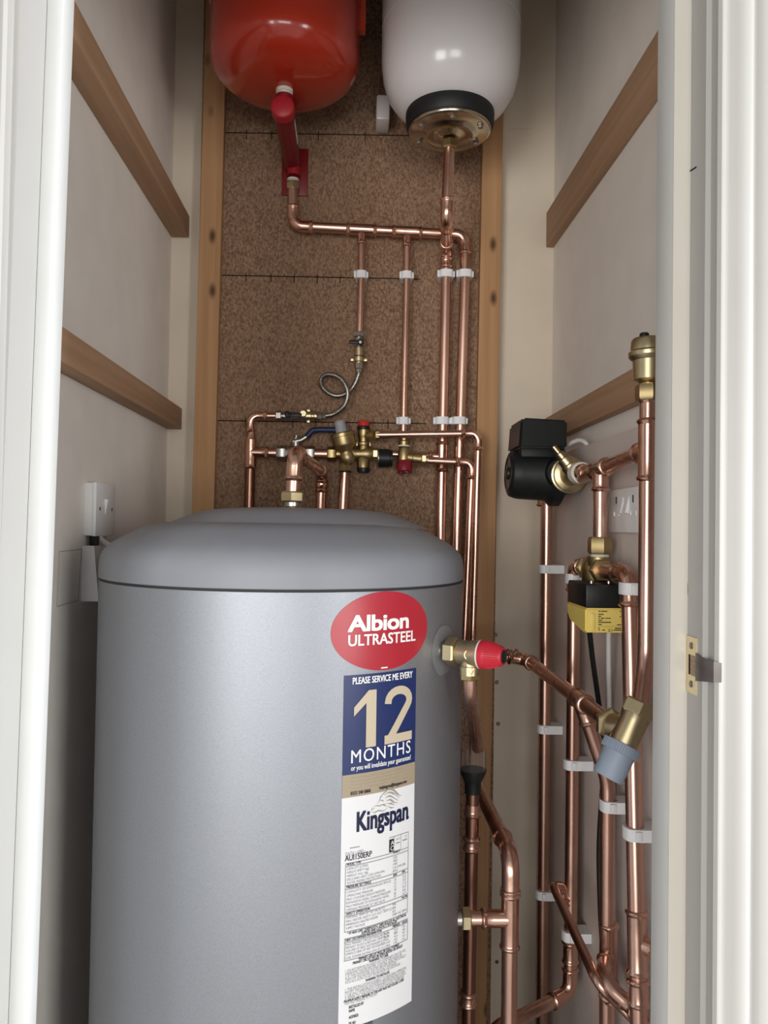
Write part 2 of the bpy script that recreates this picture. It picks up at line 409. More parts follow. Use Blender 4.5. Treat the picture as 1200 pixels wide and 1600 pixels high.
# pencil marks on left wall
bm = nb()
q = [PX(92, 862, XL), PX(127, 858, XL), PX(122, 938, XL), PX(88, 948, XL)]
for a, b in zip(q, q[1:] + q[:1]):
    sweep(bm, [a + V((.0006, 0, 0)), b + V((.0006, 0, 0))], .0007, 6)
struct('pencil_outline', bm, 'pencil', wl)

# ================================================================== BACK BOARD AND TIMBER
zb0, zb1 = .0, 2.45
xa = P(307, 600, YB).x; xb = P(778, 600, YB).x
bm = nb(); bb(bm, (xa, YB, zb0), (xb, YW, zb1))
chip = tag(obj('chipboard_panel', bm, 'chip'), 'brown speckled chipboard panel on the back wall behind the copper pipes', 'board')
def guide(y0, y1, x0, x1, ticks):
    bm = nb(); a = P(x0, y0, YB - .0004); b = P(x1, y1, YB - .0004)
    sweep(bm, [a, b], .0011, 6)
    for tx in ticks:
        k = (tx - x0) / (x1 - x0); p = a.lerp(b, k)
        sweep(bm, [p + V((0, 0, .006)), p - V((0, 0, .014))], .0010, 6)
    obj('guide_line', bm, 'line', chip, 'dark printed line with tick marks')
guide(207, 212, 347, 640, (385, 424, 497, 570))
guide(430, 436, 345, 656, (384, 423, 459, 495, 531))
guide(657, 662, 337, 666, (383, 457, 492, 606))
def stud(label, c0, c1, w, grp):
    p0, p1 = P(c0[0], c0[1], YS), P(c1[0], c1[1], YS); d = p1 - p0
    a = p0 + d * ((2.45 - p0.z) / d.z); b = p0 + d * ((0 - p0.z) / d.z)
    bm = nb(); poly = [b + V((-w / 2, 0, 0)), b + V((w / 2, 0, 0)), a + V((w / 2, 0, 0)), a + V((-w / 2, 0, 0))]
    prism(bm, poly, (0, YB - YS, 0)); bmesh.ops.recalc_face_normals(bm, faces=bm.faces)
    bmesh.ops.bevel(bm, geom=list(bm.edges), offset=.0012, segments=1, affect='EDGES')
    return tag(obj('timber_stud', bm, 'wood_z'), label, 'wood upright', grp)
stud('knotty pine upright at the left edge of the chipboard panel', (333, 200), (317, 790), .0475, 'pine uprights on the back wall')
stud('pine upright at the right edge of the chipboard, behind the red valve', (770, 230), (755, 1000), .046, 'pine uprights on the back wall')
def batten(label, side, ztop, h, t, y0, y1):
    bm = nb()
    if side < 0: bb(bm, (XL, y0, ztop - h), (XL + t, y1, ztop), .0015)
    else: bb(bm, (XR - t, y0, ztop - h), (XR, y1, ztop), .0015)
    return tag(obj('wooden_batten', bm, 'wood_y'), label, 'batten', 'pine battens on the side walls')
batten('upper pine shelf batten on the left wall, above the switches', -1, P(290, 337, 1.735).z, .049, .040, .90, 1.738)
batten('lower pine shelf batten on the left wall, just above the wall switch', -1, P(283, 638, 1.735).z, .047, .032, .90, 1.738)
batten('upper wide pine shelf batten on the right wall beside the white vessel', 1, P(861, 332, 1.735).z, .080, .018, .90, 1.738)
batten('lower pine shelf batten on the right wall above the black pump', 1, P(850, 655, 1.735).z, .054, .020, .90, 1.738)
XBD = 0.421
ztb = PX(925, 692, XBD).z
bm = nb(); bb(bm, (XBD, .90, .02), (XR - .0005, 1.737, ztb), .001)
tag(obj('backing_board', bm, 'board'), 'pinkish painted board on the right wall behind the pump and pipes', 'board')

# ================================================================== HOT WATER CYLINDER
R, YC = .2705, 1.190
XC = P(445.2, 1000, YC).x
ZS = P(155, 902, YC - .06).z                  # seam height
def cyl_pt(phi, z, lift=0.): return V((XC + (R + lift) * math.sin(phi), YC - (R + lift) * math.cos(phi), z))
def cyl_hit(px, py):
    d = ray(px, py); ox, oy = EYE.x - XC, EYE.y - YC
    a = d.x ** 2 + d.y ** 2; b = 2 * (ox * d.x + oy * d.y); c = ox * ox + oy * oy - R * R
    D = max(0., b * b - 4 * a * c); t = (-b - math.sqrt(D)) / (2 * a); q = EYE + d * t
    return math.atan2(q.x - XC, -(q.y - YC)), q.z
cyl = thing('hot_water_cylinder', 'large silver grey hot water cylinder with red oval sticker and domed lid', 'water cylinder', (XC, YC, 0))
bm = nb(); lathe(bm, (XC, YC, 0), (0, 0, 1), [(0, R - .004), (.003, R), (ZS * .5, R), (ZS - .0012, R)], 128)
obj('jacket', bm, 'jacket', cyl)
bm = nb(); lathe(bm, (XC, YC, ZS - .0016), (0, 0, 1), [(0, R - .0006), (.0036, R - .0006)], 128); obj('seam', bm, 'seam', cyl, 'dark seam under the lid')
z0 = ZS; ZE = EYE.z
def rel(dz): return ZE + dz - z0
lidp = [(.0018, R - .001), (.0030, R + .0008), (.020, R + .0008), (.031, R - .0008), (.040, R - .0045), (.0475, R - .011), (.0545, R - .0205), (.0615, R - .033), (.0690, R - .047), (.0750, R - .061), (.0790, R - .075), (.0815, R - .090), (.083, .10)]
bm = nb(); lathe(bm, (XC, YC, z0), (0, 0, 1), lidp + [(.0832, .001)], 128)
lid = obj('lid', bm, 'lid', cyl, 'darker grey domed lid', sharp=50)
hz = rel(.0)
cen = (XC + .014, YC + .030, z0 + .0770)
bm = nb(); lathe(bm, cen, (0, 0, 1), [(0, .2015), (.0020, .199), (.0065, .190), (.0115, .178), (.0165, .165), (.0215, .150), (.0255, .131), (.0280, .10), (.0292, .06), (.0295, .001)], 96)
obj('raised_crown', bm, 'lid', lid, sharp=50)

# ---- stickers on the jacket
phL, zt0 = cyl_hit(538, 1056); phR, zt1 = cyl_hit(650, 1043)
phLb, zbL = cyl_hit(534, 1213); phRb, zbR = cyl_hit(648, 1189)
_, ztl = cyl_hit(534, 1249); _, ztr = cyl_hit(648, 1222)
_, zwb = cyl_hit(648, 1560)
PH0, PH1 = (phL + phLb) / 2, (phR + phRb) / 2
zA = (zt0 + zt1) / 2; zB = (zbL + zbR) / 2; zC_ = (ztl + ztr) / 2; zD = zwb
SW = (PH1 - PH0) * R                         # sticker width in metres
def patch(name, mat, ph0, ph1, za, zb, lift, parent, label=None):
    bm = nb(); K = 24; g = [[bm.verts.new(cyl_pt(ph0 + (ph1 - ph0) * k / K, z, l)) for k in range(K + 1)] for z, l in ((za, .0001), (za, lift), (zb, lift), (zb, .0001))]
    for a, b in zip(g, g[1:]):
        for k in range(K): bm.faces.new((a[k], b[k], b[k + 1], a[k + 1]))
    return obj(name, bm, mat, parent, label)
def wrap(bm, u0, v0, lift, dst, cut=.006, phi0=None):
    """bend flat lettering (x right, y up) round the jacket; u0 in metres from the sticker's left edge"""
    bmesh.ops.triangulate(bm, faces=bm.faces)
    if cut:
        lo, hi = text_width(bm); x = lo + cut
        while x < hi:
            bmesh.ops.bisect_plane(bm, geom=list(bm.verts) + list(bm.edges) + list(bm.faces), plane_co=(x, 0, 0), plane_no=(1, 0, 0)); x += cut
    ph = PH0 if phi0 is None else phi0
    for v in bm.verts: v.co = cyl_pt(ph + (u0 + v.co.x) / R, v0 + v.co.y, lift)
    merge(dst, bm)
def fit_line(dst, s, u0, u1, v, size, offset=0., lift=.0009, spacing=1., shear=0., cut=.006):
    shifts = ((0, 0),) if not offset else ((-offset, -offset * .7), (offset, -offset * .7), (-offset, offset * .7), (offset, offset * .7))
    for i, (dx, dy) in enumerate(shifts):
        bm = text_bm(s, size, 0., 'LEFT', 1., shear, spacing); lo, hi = text_width(bm); k = (u1 - u0) / (hi - lo)
        for q_ in bm.verts: q_.co.x = (q_.co.x - lo) * k + dx; q_.co.y += dy
        wrap(bm, u0, v, lift + i * .00002, dst, cut)
def rect(dst, u0, u1, va, vb, lift=.0009):
    K = max(1, int((u1 - u0) / .008)); A = [dst.verts.new(cyl_pt(PH0 + (u0 + (u1 - u0) * k / K) / R, va, lift)) for k in range(K + 1)]
    B = [dst.verts.new(cyl_pt(PH0 + (u0 + (u1 - u0) * k / K) / R, vb, lift)) for k in range(K + 1)]
    for k in range(K): dst.faces.new((A[k], A[k + 1], B[k + 1], B[k]))
L1 = .0004; L2 = .0010
# red oval
pl, _ = cyl_hit(516.5, 990); pr, _ = cyl_hit(667, 985); _, zo1 = cyl_hit(600, 924); _, zo0 = cyl_hit(590, 1048)
po = (pl + pr) / 2; oa = (pr - pl) / 2 * R; oz = (zo0 + zo1) / 2; ob_ = (zo1 - zo0) / 2
bm = nb(); K = 72; rg = []
for kr in (0.001, .25, .5, .75, 1.0): rg.append([bm.verts.new(cyl_pt(po + oa * kr * math.cos(2 * PI * k / K) / R, oz + ob_ * kr * math.sin(2 * PI * k / K), L1)) for k in range(K)])
rg.append([bm.verts.new(cyl_pt(po + oa * math.cos(2 * PI * k / K) / R, oz + ob_ * math.sin(2 * PI * k / K), .0001)) for k in range(K)])
for a, b in zip(rg, rg[1:]):
    for k in range(K): bm.faces.new((a[k], b[k], b[(k + 1) % K], a[(k + 1) % K]))
oval = obj('oval_sticker', bm, 'sticker_red', cyl, 'red oval maker sticker')
def uof(px, py): return (cyl_hit(px, py)[0] - PH0) * R
def zof(px, py): return cyl_hit(px, py)[1]
def line_obj(name, mat, parent, label, *args, **kw):
    b_ = nb(); fit_line(b_, *args, **kw); return obj(name, b_, mat, parent, label)
line_obj('maker_lettering', 'ink_white', oval, 'bold white word Albion', 'Albion', uof(544, 990), uof(637, 985), zof(590, 988) + .0030, .0275, .0010, spacing=.95)
line_obj('range_lettering', 'ink_white', oval, 'white word ULTRASTEEL', 'ULTRASTEEL', uof(544, 1008), uof(648, 1003), zof(596, 1006), .0190, .0004)
b_ = nb(); rect(b_, uof(595, 1042), uof(605, 1042), zof(600, 1042), zof(600, 1044)); obj('tiny_lettering', b_, 'ink_white', oval)
# blue 12 months sticker
svc = patch('service_sticker', 'sticker_blue', PH0, PH1, zA, zB, L1, cyl, 'blue twelve month service sticker')
def U(f): return SW * f
hb = zA - zB
line_obj('top_lettering', 'ink_white', svc, None, 'PLEASE SERVICE ME EVERY', U(.105), U(.93), zA - hb * .092, .0115, .00022)
line_obj('months_lettering', 'ink_white', svc, None, 'MONTHS', U(.10), U(.915), zA - hb * .885, .0225, .00005, spacing=1.15)
line_obj('warning_lettering', 'ink_white', svc, None, 'or you will invalidate your guarantee!', U(.10), U(.92), zA - hb * .960, .0088, .00008)
def digit1(dst, u0, u1, v0, v1):
    w = u1 - u0; h = v1 - v0; b = nb()
    for poly in ([(.54, 0), (1, 0), (1, 1), (.64, 1), (.54, .955)], [(.54, .78), (.54, .955), (0, .72), (0, .565)]): b.faces.new([b.verts.new((x * w, y * h, 0)) for x, y in poly])
    wrap(b, u0, v0, L2, dst, .005)
def digit2(dst, u0, u1, v0, v1):
    w = u1 - u0; h = v1 - v0; cl = []
    for k in range(13): a = PI * (1.0 - 1.20 * k / 12); cl.append((.5 + .385 * math.cos(a), .735 + .185 * math.sin(a)))
    cl = [(.108, .70)] + cl + [(.66, .50), (.42, .29), (.17, .08)]
    b = nb(); L_, R_ = [], []
    for i, (x, y) in enumerate(cl):
        x0, y0 = cl[max(0, i - 1)]; x1, y1 = cl[min(len(cl) - 1, i + 1)]; dx, dy = (x1 - x0) * w, (y1 - y0) * h; l = math.hypot(dx, dy)
        nx, ny = -dy / l, dx / l; t = .115 * w
        L_.append(b.verts.new((x * w + nx * t, y * h + ny * t, 0))); R_.append(b.verts.new((x * w - nx * t, y * h - ny * t, 0)))
    for i in range(len(cl) - 1): b.faces.new((L_[i], L_[i + 1], R_[i + 1], R_[i]))
    wrap(b, u0, v0, L2, dst, .005); b = nb()
    b.faces.new([b.verts.new(q_) for q_ in ((.0, 0, .0), (w, 0, .0), (w, h * .155, .0), (0, h * .155, .0))])
    wrap(b, u0, v0, L2 + .0002, dst, .005)
bm = nb(); digit1(bm, U(.125), U(.405), zA - hb * .745, zA - hb * .165); obj('numeral', bm, 'ink_tan', svc, 'large tan numeral 1', recalc=False)
bm = nb(); digit2(bm, U(.52), U(.93), zA - hb * .745, zA - hb * .155); obj('numeral', bm, 'ink_tan', svc, 'large tan numeral 2', recalc=False)
# tan strip
tan = patch('contact_strip', 'sticker_tan', PH0, PH1, zB, zC_, L1, cyl, 'tan contact strip below the blue sticker')
ht = zB - zC_
bm = nb()
for i, s in enumerate(('This product must be serviced annually by a qualified engineer', 'and the benchmark log completed to maintain the guarantee.', 'At this time never set parts supplied by Kingspan.', 'To ensure cover visit our website or contact Service at')):
    fit_line(bm, s, U(.10), U((.86, .87, .74, .90)[i]), zB - ht * (.22 + .155 * i), .0042, cut=0)
obj('small_print', bm, 'ink_pale', tan)
bm = nb(); fit_line(bm, '0333 240 6868', U(.10), U(.345), zB - ht * .90, .0058, .00012); fit_line(bm, 'helpingyou@kingspan.com', U(.465), U(.86), zB - ht * .86, .0058, .00010)
obj('contact_lettering', bm, 'ink_black', tan, 'dark phone number and address')
# white data label
wht = patch('data_label', 'sticker_white', PH0 - .0012, PH1 - .0008, zC_, zD, L1, cyl, 'long white data label')
hw = zC_ - zD
def Wv(py):  # height on the label read at its left text margin, in photograph rows
    return zof(540, py)
bm = nb(); fit_line(bm, 'Kingspan', U(.185), U(.885), zof(556, 1300) + .0005, .034, .0008)
fit_line(bm, '.', U(.89), U(.905), zof(556, 1300) + .0005, .03)
obj('name_lettering', bm, 'ink_navy', wht, 'navy lettering reading Kingspan')
# lion's head emblem: flowing mane strands, muzzle and paw lines
def stroke(dst, pts, wd):
    b = nb(); L_, R_ = [], []
    Pn = fillet([V((x, y, 0)) for x, y in pts], .012, 5); n = len(Pn)
    for i, p in enumerate(Pn):
        d = (Pn[min(n - 1, i + 1)] - Pn[max(0, i - 1)]).normalized(); nrm = V((-d.y, d.x, 0)); t = wd * (.15 + .85 * math.sin(PI * min(.95, max(.05, i / (n - 1)))))
        L_.append(b.verts.new(p + nrm * t)); R_.append(b.verts.new(p - nrm * t))
    for i in range(n - 1): b.faces.new((L_[i], L_[i + 1], R_[i + 1], R_[i]))
    for v in b.verts: v.co = cyl_pt(PH0 + v.co.x / R, v.co.y, L2)
    merge(dst, b)
bm = nb()
ue, ve = U(.36), zof(577, 1277)
def sp(pts, wd): stroke(bm, [(ue + x * .0405, ve + y * .030) for x, y in pts], wd * 1.35)
sp([(.42, .86), (.60, 1.0), (.80, .93), (1.0, .66), (1.12, .58)], .0009)
sp([(.46, .78), (.64, .88), (.84, .74), (1.04, .52)], .0008)
sp([(.50, .66), (.66, .72), (.84, .56), (1.0, .42)], .0008)
sp([(.54, .52), (.68, .56), (.82, .40), (.98, .32)], .0008)
sp([(.58, .40), (.72, .38), (.86, .26)], .0007)
sp([(.62, .28), (.72, .18), (.84, .18)], .0006)
sp([(.30, .74), (.42, .86), (.56, .92)], .0004)
sp([(.20, .50), (.30, .62), (.32, .74), (.40, .76)], .0004)
sp([(.30, .58), (.40, .60), (.44, .52)], .0005)
sp([(.04, .34), (.14, .44), (.28, .38), (.46, .42), (.52, .30), (.62, .28)], .0004)
sp([(.00, .24), (.10, .14), (.26, .22), (.42, .12), (.58, .22)], .0005)
sp([(.00, .24), (.02, .34), (.12, .30)], .0004)
sp([(.40, .42), (.46, .34), (.54, .44)], .0004)
obj('lion_emblem', bm, 'ink_stone', wht, 'grey lion head emblem', recalc=False)
bm = nb()
mr = .10
tl = .0065
def row(s, f0, f1, py, size=.0041, off=0.): fit_line(bm, s, U(f0), U(f1), Wv(py), size, off, cut=0)
rect(bm, U(.10), U(.22), Wv(1325.5), Wv(1327))
row('DATA LABEL:', .05, .285, 1338, .0068)
row('CAPACITY (LITRES)', .07, .33, 1360); row('WEIGHT EMPTY (kg)', .07, .34, 1365.5); row('WEIGHT FULL (kg)', .07, .33, 1371); row('DECLARED HEAT LOSS (kWh/24h)', .07, .55, 1376.5); row('WATER INGRESS PROTECTION', .07, .50, 1382)
row('CAPACITY OF EXPANSION SPACE', .07, .64, 1396); row('OPERATING PRESSURE', .07, .40, 1402); row('MAX CYLINDER DESIGN PRESSURE', .07, .56, 1407.5); row('EXPANSION VESSEL CHARGE PRESSURE', .07, .64, 1413); row('MAX PRESSURE OF EXPANSION VESSEL', .07, .62, 1418.5); row('OPENING PRESSURE OF T&P VALVE', .07, .56, 1424)
row('OPENING TEMP OF T&P VALVE (C)', .07, .56, 1436); row('MAX HEATER SAFETY CUT OUT TEMP (C)', .07, .66, 1441.5); row('IMMERSION HEATER POWER', .07, .47, 1447); row('SUPPLY VOLTAGE', .07, .30, 1452.5)
row('MAX PRIMARY CIRCUIT PRESSURE', .07, .54, 1478); row('PRIMARY FLOW & RETURN TEMP', .07, .54, 1483); row('VOLUME OF HEAT EXCHANGER (LITRES)', .07, .62, 1488); row('SURFACE AREA OF HEAT EXCHANGER (m2)', .07, .64, 1493); row('COIL POWER RATING (kW) AT 15 L/MIN', .07, .64, 1499)
for py, a in ((1360, '150'), (1365.5, '40'), (1371, '190'), (1382, 'IPX4')): row(a, .67, .73 if len(a) < 4 else .74, py, .0044)
row('1.43 kWh/24h', .67, .86, 1376.5, .0044)
for i, (a, b) in enumerate((('2', '0.2'), ('3.5', '0.35'), ('12', '1.2'), ('3', '0.3'), ('6', '0.6'), ('7', '0.7'))): row(a, .69, .72, 1396 + 5.6 * i, .0042); row(b, .82, .87, 1396 + 5.6 * i, .0042)
for i, a in enumerate(('90', '80', '3kW')): row(a, .67, .72, 1436 + 5.5 * i, .0042)
row('240V AC 50Hz', .67, .89, 1452.5, .0042)
for i, (a, b) in enumerate((('3.0', '-'), ('80', '60'), ('4.5', '-'), ('.62', '-'), ('16', '-'))): row(a, .70, .75, 1478 + 5.2 * i, .0040); row(b if b != '-' else 'N/A', .83, .87, 1478 + 5.2 * i, .0040)
row('Max Bar', .55, .63, 1478, .0044, .0001); row('Max Bar', .55, .63, 1483, .0044, .0001)
for s, f1, py in (('1. DO NOT REMOVE OR ADJUST ANY COMPONENT PART OF THIS', .88, 1519), ('UNVENTED WATER HEATER. CONTACT THE INSTALLER.', .83, 1523.5), ('2. IF THIS UNVENTED WATER HEATER DEVELOPS A FAULT', .89, 1528), ('TURN OFF THE HEATER AND CONTACT INSTALLER', .74, 1532.5),
                  ('SUCH AS A FLOW OF HOT WATER FROM THE DISCHARGE', .80, 1537), ('1. THIS INSTALLATION IS SUBJECT TO BUILDING APPROVAL', .90, 1548), ('NOTIFY THE LOCAL AUTHORITY BEFORE INSTALLATION.', .88, 1552.5), ('2. USE ONLY APPROPRIATE COMPONENTS FOR INSTALLATION', .89, 1557), ('3. REFER TO THE INSTALLATION MANUAL SUPPLIED', .86, 1561.5), ('MAX INLET PRESSURE TO THE UNIT', .48, 1570)):
    row(s, .07, f1, py, .0044)
row('DATE', .71, .77, 1327 + 4, .0034); row('BY', .85, .88, 1327 + 4, .0034); rect(bm, U(.71), U(.765), Wv(1335), Wv(1337)); rect(bm, U(.81), U(.88), Wv(1334), Wv(1336))
obj('fine_print', bm, 'ink_grey', wht, 'rows of small grey print')
def row(s_, f0, f1, py, size=.0044, off=0.):
    off *= .6; b_ = nb(); fit_line(b_, s_, U(f0), U(f1), Wv(py), size, off, cut=0); obj('heading', b_, 'ink_black', wht)
row('AUI150ERP', .045, .375, 1345.5, .0098, .00018)
row('MODEL TYPE:', .07, .24, 1353, .0046, .00012); row('INDIRECT', .67, .77, 1351.5, .0042, .0001)
row('PRESSURE SETTINGS', .07, .37, 1388.5, .0048, .00014); row('BAR', .68, .73, 1388.5, .0042, .0001); row('MPa', .81, .86, 1388.5, .0042, .0001)
row('SAFETY OPERATION', .07, .36, 1430, .0048, .00014); row('Fuse Max', .81, .90, 1430, .0040, .0001)
row('* IF HIGH LIMIT THERMOSTAT TRIPS ISOLATE ALL ELECTRICAL', .09, .885, 1461, .0045, .00010); row('SUPPLIES AND CONTACT INSTALLER', .26, .74, 1465.5, .0045, .00010)
row('HEAT EXCHANGER INFORMATION', .07, .52, 1471, .0046, .00012); row('PRIMARY', .68, .79, 1471.5, .0042, .0001); row('SOLAR', .82, .90, 1471.5, .0042, .0001)
row('PRIMARY CIRCUIT MUST BE FULLY PUMPED', .23, .78, 1505, .0046, .00010); row('PRIMARY CIRCUIT MAY BE OPEN VENTED OR SEALED', .16, .83, 1509.5, .0046, .00010); row('WARNING TO USER', .36, .62, 1514, .0046, .00010); row('WARNING TO INSTALLER', .32, .64, 1542.5, .0046, .00010)
row('MAXIMUM SUPPLY PRESSURE TO THE UNIT MUST NOT EXCEED 12 BAR', .06, .86, 1566, .0044, .0001)
row('INSTALLED BY', .12, .30, 1577, .0050, .00012); row('NAME', .12, .19, 1583, .0050, .00012); row('ADDRESS', .12, .235, 1593, .0050, .00012); row('TEL NO.', .12, .205, 1603, .0050, .00012); row('COMMISSION DATE', .20, .42, 1612, .0050, .0001)
bm = nb(); tk = .00045
for va in (1349.5, 1354.5, 1384, 1390, 1425.8, 1431.8, 1456): rect(bm, U(.05), U(.905), Wv(va) + tk, Wv(va) - tk)
for va in (1466.8, 1472.8, 1501): rect(bm, U(.05), U(.91), Wv(va) + tk, Wv(va) - tk)
for fx in (.05, .9): rect(bm, U(fx), U(fx) + .0008, Wv(1349.5), Wv(1456)); rect(bm, U(fx + .005), U(fx + .005) + .0008, Wv(1466.8), Wv(1501))
rect(bm, U(.61), U(.905), Wv(1324) + tk, Wv(1324) - tk)
for fx in (.68, .78, .9): rect(bm, U(fx), U(fx) + .0006, Wv(1324), Wv(1349.5))
obj('table_rules', bm, 'ink_grey', wht, 'thin table lines')
bm = nb(); rect(bm, U(.61), U(.675), Wv(1327), Wv(1347.5)); eb = obj('quality_mark', bm, 'ink_black', wht, 'small black square mark')
bm = nb(); tb = text_bm('O', .0085); wrap(tb, U(.622), Wv(1345), .0014, bm, 0); tb = text_bm('A', .0075); wrap(tb, U(.628), Wv(1336), .0014, bm, 0)
obj('quality_mark_print', bm, 'ink_white', wht)

# ================================================================== PIPE RADII AND PLANES
r22, r15 = .0112, .0077
YP = 1.690                                   # axis of the pipes clipped to the chipboard
YP2 = 1.662                                  # small discharge pipes passing in front of them
GB = 'copper pipes on the chipboard'; GR = 'copper pipes on the right wall'
def Q(px, py, Y=YP): return P(px, py, Y)

# ---- red vessel, its bracket
YV = 1.497
zr0 = P(445, 82, YV).z; zrb = P(447, 141, YV).z
xr = P(446, 60, YV).x
def dome(r, b, p, z1, n=16):
    out = []
    for k in range(n + 1):
        t = PI / 2 * k / n; out.append((z1 - b * max(0., math.cos(t)) ** (2 / p), max(.002, r * max(0., math.sin(t)) ** (2 / p))))
    return out
RV = .1455
vz = zrb + .070
vess = thing('expansion_vessel', 'glossy red expansion vessel hanging high on the back wall', 'pressure vessel', (xr, YV, zrb))
prof = [(z - zrb, r) for z, r in dome(RV, .070, 2.7, vz)]
top = [(h, r) for h, r in reversed([(vz + .20 + (vz - z) - zrb, r) for z, r in dome(RV, .070, 2.7, vz)])]
bm = nb(); lathe(bm, (xr, YV, zrb), (0, 0, 1), prof + list(reversed(sorted(top, key=lambda q_: -q_[0]))), 96)
obj('vessel_body', bm, 'red_gloss', vess, sharp=60)
bm = nb(); lathe(bm, (xr, YV, vz + .095), (0, 0, 1), [(0, RV - .001), (.001, RV + .004), (.012, RV + .004), (.013, RV - .001)], 96, cap=False)
obj('weld_band', bm, 'red_gloss', vess)
bm = nb(); bb(bm, (xr + RV - .01, YV - .012, vz + .05), (xr + RV + .012, YV + .012, vz + .14), .004); obj('side_lug', bm, 'red_gloss', vess)
bm = nb(); lathe(bm, (xr, YV, zrb + .004), (0, 0, -1), [(0, .0165), (.010, .0165), (.011, .014), (.016, .014)]); obj('threaded_stub', bm, 'ptfe', vess, 'pale taped thread under the vessel')
brk = thing('vessel_bracket', 'shade darkened red bracket arm and wall plate below the red vessel', 'bracket', P(460, 300, YB))
pc = P(444, 165, 1.46); zc = pc.z
bm = nb(); lathe(bm, (xr, 1.484, zc), (0, 1, 0), [(0, .0175), (.004, .0195), (.02, .0195), (YB - 1.484, .0175)], 28); obj('arm', bm, 'red_paint', brk, sharp=40)
bm = nb(); lathe(bm, (xr, YV, zc), (0, 0, 1), [(0, .017), (zrb - .012 - zc, .017)], 24); obj('neck', bm, 'red_paint', brk)
bm = nb(); lathe(bm, (xr, 1.460, zc), (0, 1, 0), [(0, .0190), (.0015, .0215), (.004, .0228), (.024, .0228)], 40); obj('end_cap', bm, 'red_bracket_cap', brk, 'bright red round end cap')
pp0, pp1 = P(440, 306, YB), P(482, 234, YB)
bm = nb(); bb(bm, (pp0.x, YB - .005, pp0.z), (pp1.x, YB, pp1.z), .001); obj('wall_plate', bm, 'red_paint', brk)
bm = nb(); lathe(bm, (Q(459, 270).x, YP, P(459, 262, YP).z), (0, 0, -1), [(0, .0145), (P(459, 262, YP).z - P(459, 275, YP).z, .0145)], 24); obj('outlet_socket', bm, 'red_bracket_cap', brk)
bm = nb(); bb(bm, (xr + .0165, 1.52, zc - .004), (xr + .0195, 1.60, zc + .006)); obj('paper_label', bm, 'ink_white', brk, 'white sliver of label')

# ---- white vessel
YV2 = 1.500; xw = P(704, 100, YV2).x; RW = .1368
zf = P(703, 208, YV2).z                       # flange face
wv = thing('expansion_vessel', 'white expansion vessel with black gasket and metal flange on its base', 'pressure vessel', (xw, YV2, zf))
zg = .034
prof = [(zg + .000, .082), (zg + .006, .094), (zg + .020, .110), (zg + .042, .1245), (zg + .068, .1325), (zg + .098, .1362), (zg + .125, RW), (zg + .165, RW), (zg + .1655, RW - .0012), (zg + .1675, RW - .0012), (zg + .168, RW), (zg + .38, RW), (zg + .43, .12), (zg + .46, .08), (zg + .47, .01)]
bm = nb(); lathe(bm, (xw, YV2, zf), (0, 0, 1), prof, 96); obj('vessel_body', bm, 'white_gloss', wv, sharp=40)
bm = nb(); lathe(bm, (xw, YV2, zf), (0, 0, 1), [(.006, .070), (.007, .0835), (.013, .0868), (.030, .0875), (.040, .0868), (.044, .080)], 72); obj('gasket', bm, 'rubber', wv, 'black rubber gasket ring')
bm = nb(); lathe(bm, (xw, YV2, zf), (0, 0, 1), [(-.010, .012), (-.010, .020), (-.004, .026), (-.004, .040), (-.007, .046), (-.004, .052), (0, .058), (0, .076), (.001, .0795), (.003, .081), (.008, .081)], 72); fl = obj('flange', bm, 'zinc', wv, 'shiny zinc flange', sharp=50)
for k in range(6):
    a = 2 * PI * k / 6 + .5
    bm = nb(); hexnut(bm, (xw + .066 * math.cos(a), YV2 + .066 * math.sin(a), zf + .001), (0, 0, -1), .010, .007); obj('bolt', bm, 'chrome', fl)
bm = nb(); bx = P(588, 150, 1.66); bb(bm, (bx.x, 1.655, P(594, 186, 1.655).z), (bx.x + .03, YB, P(594, 147, 1.655).z), .005); obj('wall_bracket', bm, 'white_gloss', wv)

# ================================================================== PIPEWORK ON THE CHIPBOARD
# header from the red vessel, then down the right-hand side
zt_ = P(715, 800).z if False else None
def down(p0, p1, z):
    p0, p1 = V(p0), V(p1); d = p1 - p0; return p0 + d * ((z - p0.z) / d.z)
D0, D1 = Q(727, 424), Q(715, 800); Dend = down(D0, D1, .02)
c1, c2 = Q(457.5, 353), Q(726.5, 367)
hdr = run('copper heating pipe from the red vessel, across the board and down its right side', [Q(458, 284), c1, c2, D0, Dend], r22, ['e', 'e', '-'], group=GB)
nutpart(hdr, Q(458, 296), (0, 0, 1), .026, .014, 'brass_pale')
bm = nb(); lathe(bm, Q(458, 280), (0, 0, -1), [(0, .013), (.004, .013), (.004, .010), (.012, .010)]); obj('thread_tape', bm, 'ptfe', hdr, 'pale thread tape')
ax = (c2 - c1).normalized(); dn = V((0, 0, -1))
def on(a, b, px):
    t0, t1 = 0., 1.
    for _ in range(40):
        m_ = (t0 + t1) / 2; q_ = a.lerp(b, m_); d = q_ - EYE; xx = 600 + F * d.dot(rt) / d.dot(fw)
        if xx < px: t0 = m_
        else: t1 = m_
    return a.lerp(b, t0)
tA, tB = on(c1, c2, 565), on(c1, c2, 636)
tee(hdr, tA, ax, dn, r22, r15, .034, .034); tee(hdr, tB, ax, dn, r22, r15, .034, .034)
# drop A to filling valve
A1 = Q(562, 523); dropA = run('short thin copper drop from the header to the filling loop valve', [tA, Q(564.5, 430), A1], r15, ['-'], group=GB)
# drop B to safety valve
B1 = Q(630, 690); dropB = run('thin copper drop from the header to the crimson capped safety valve', [tB, Q(635.5, 430), B1], r15, ['-'], group=GB)
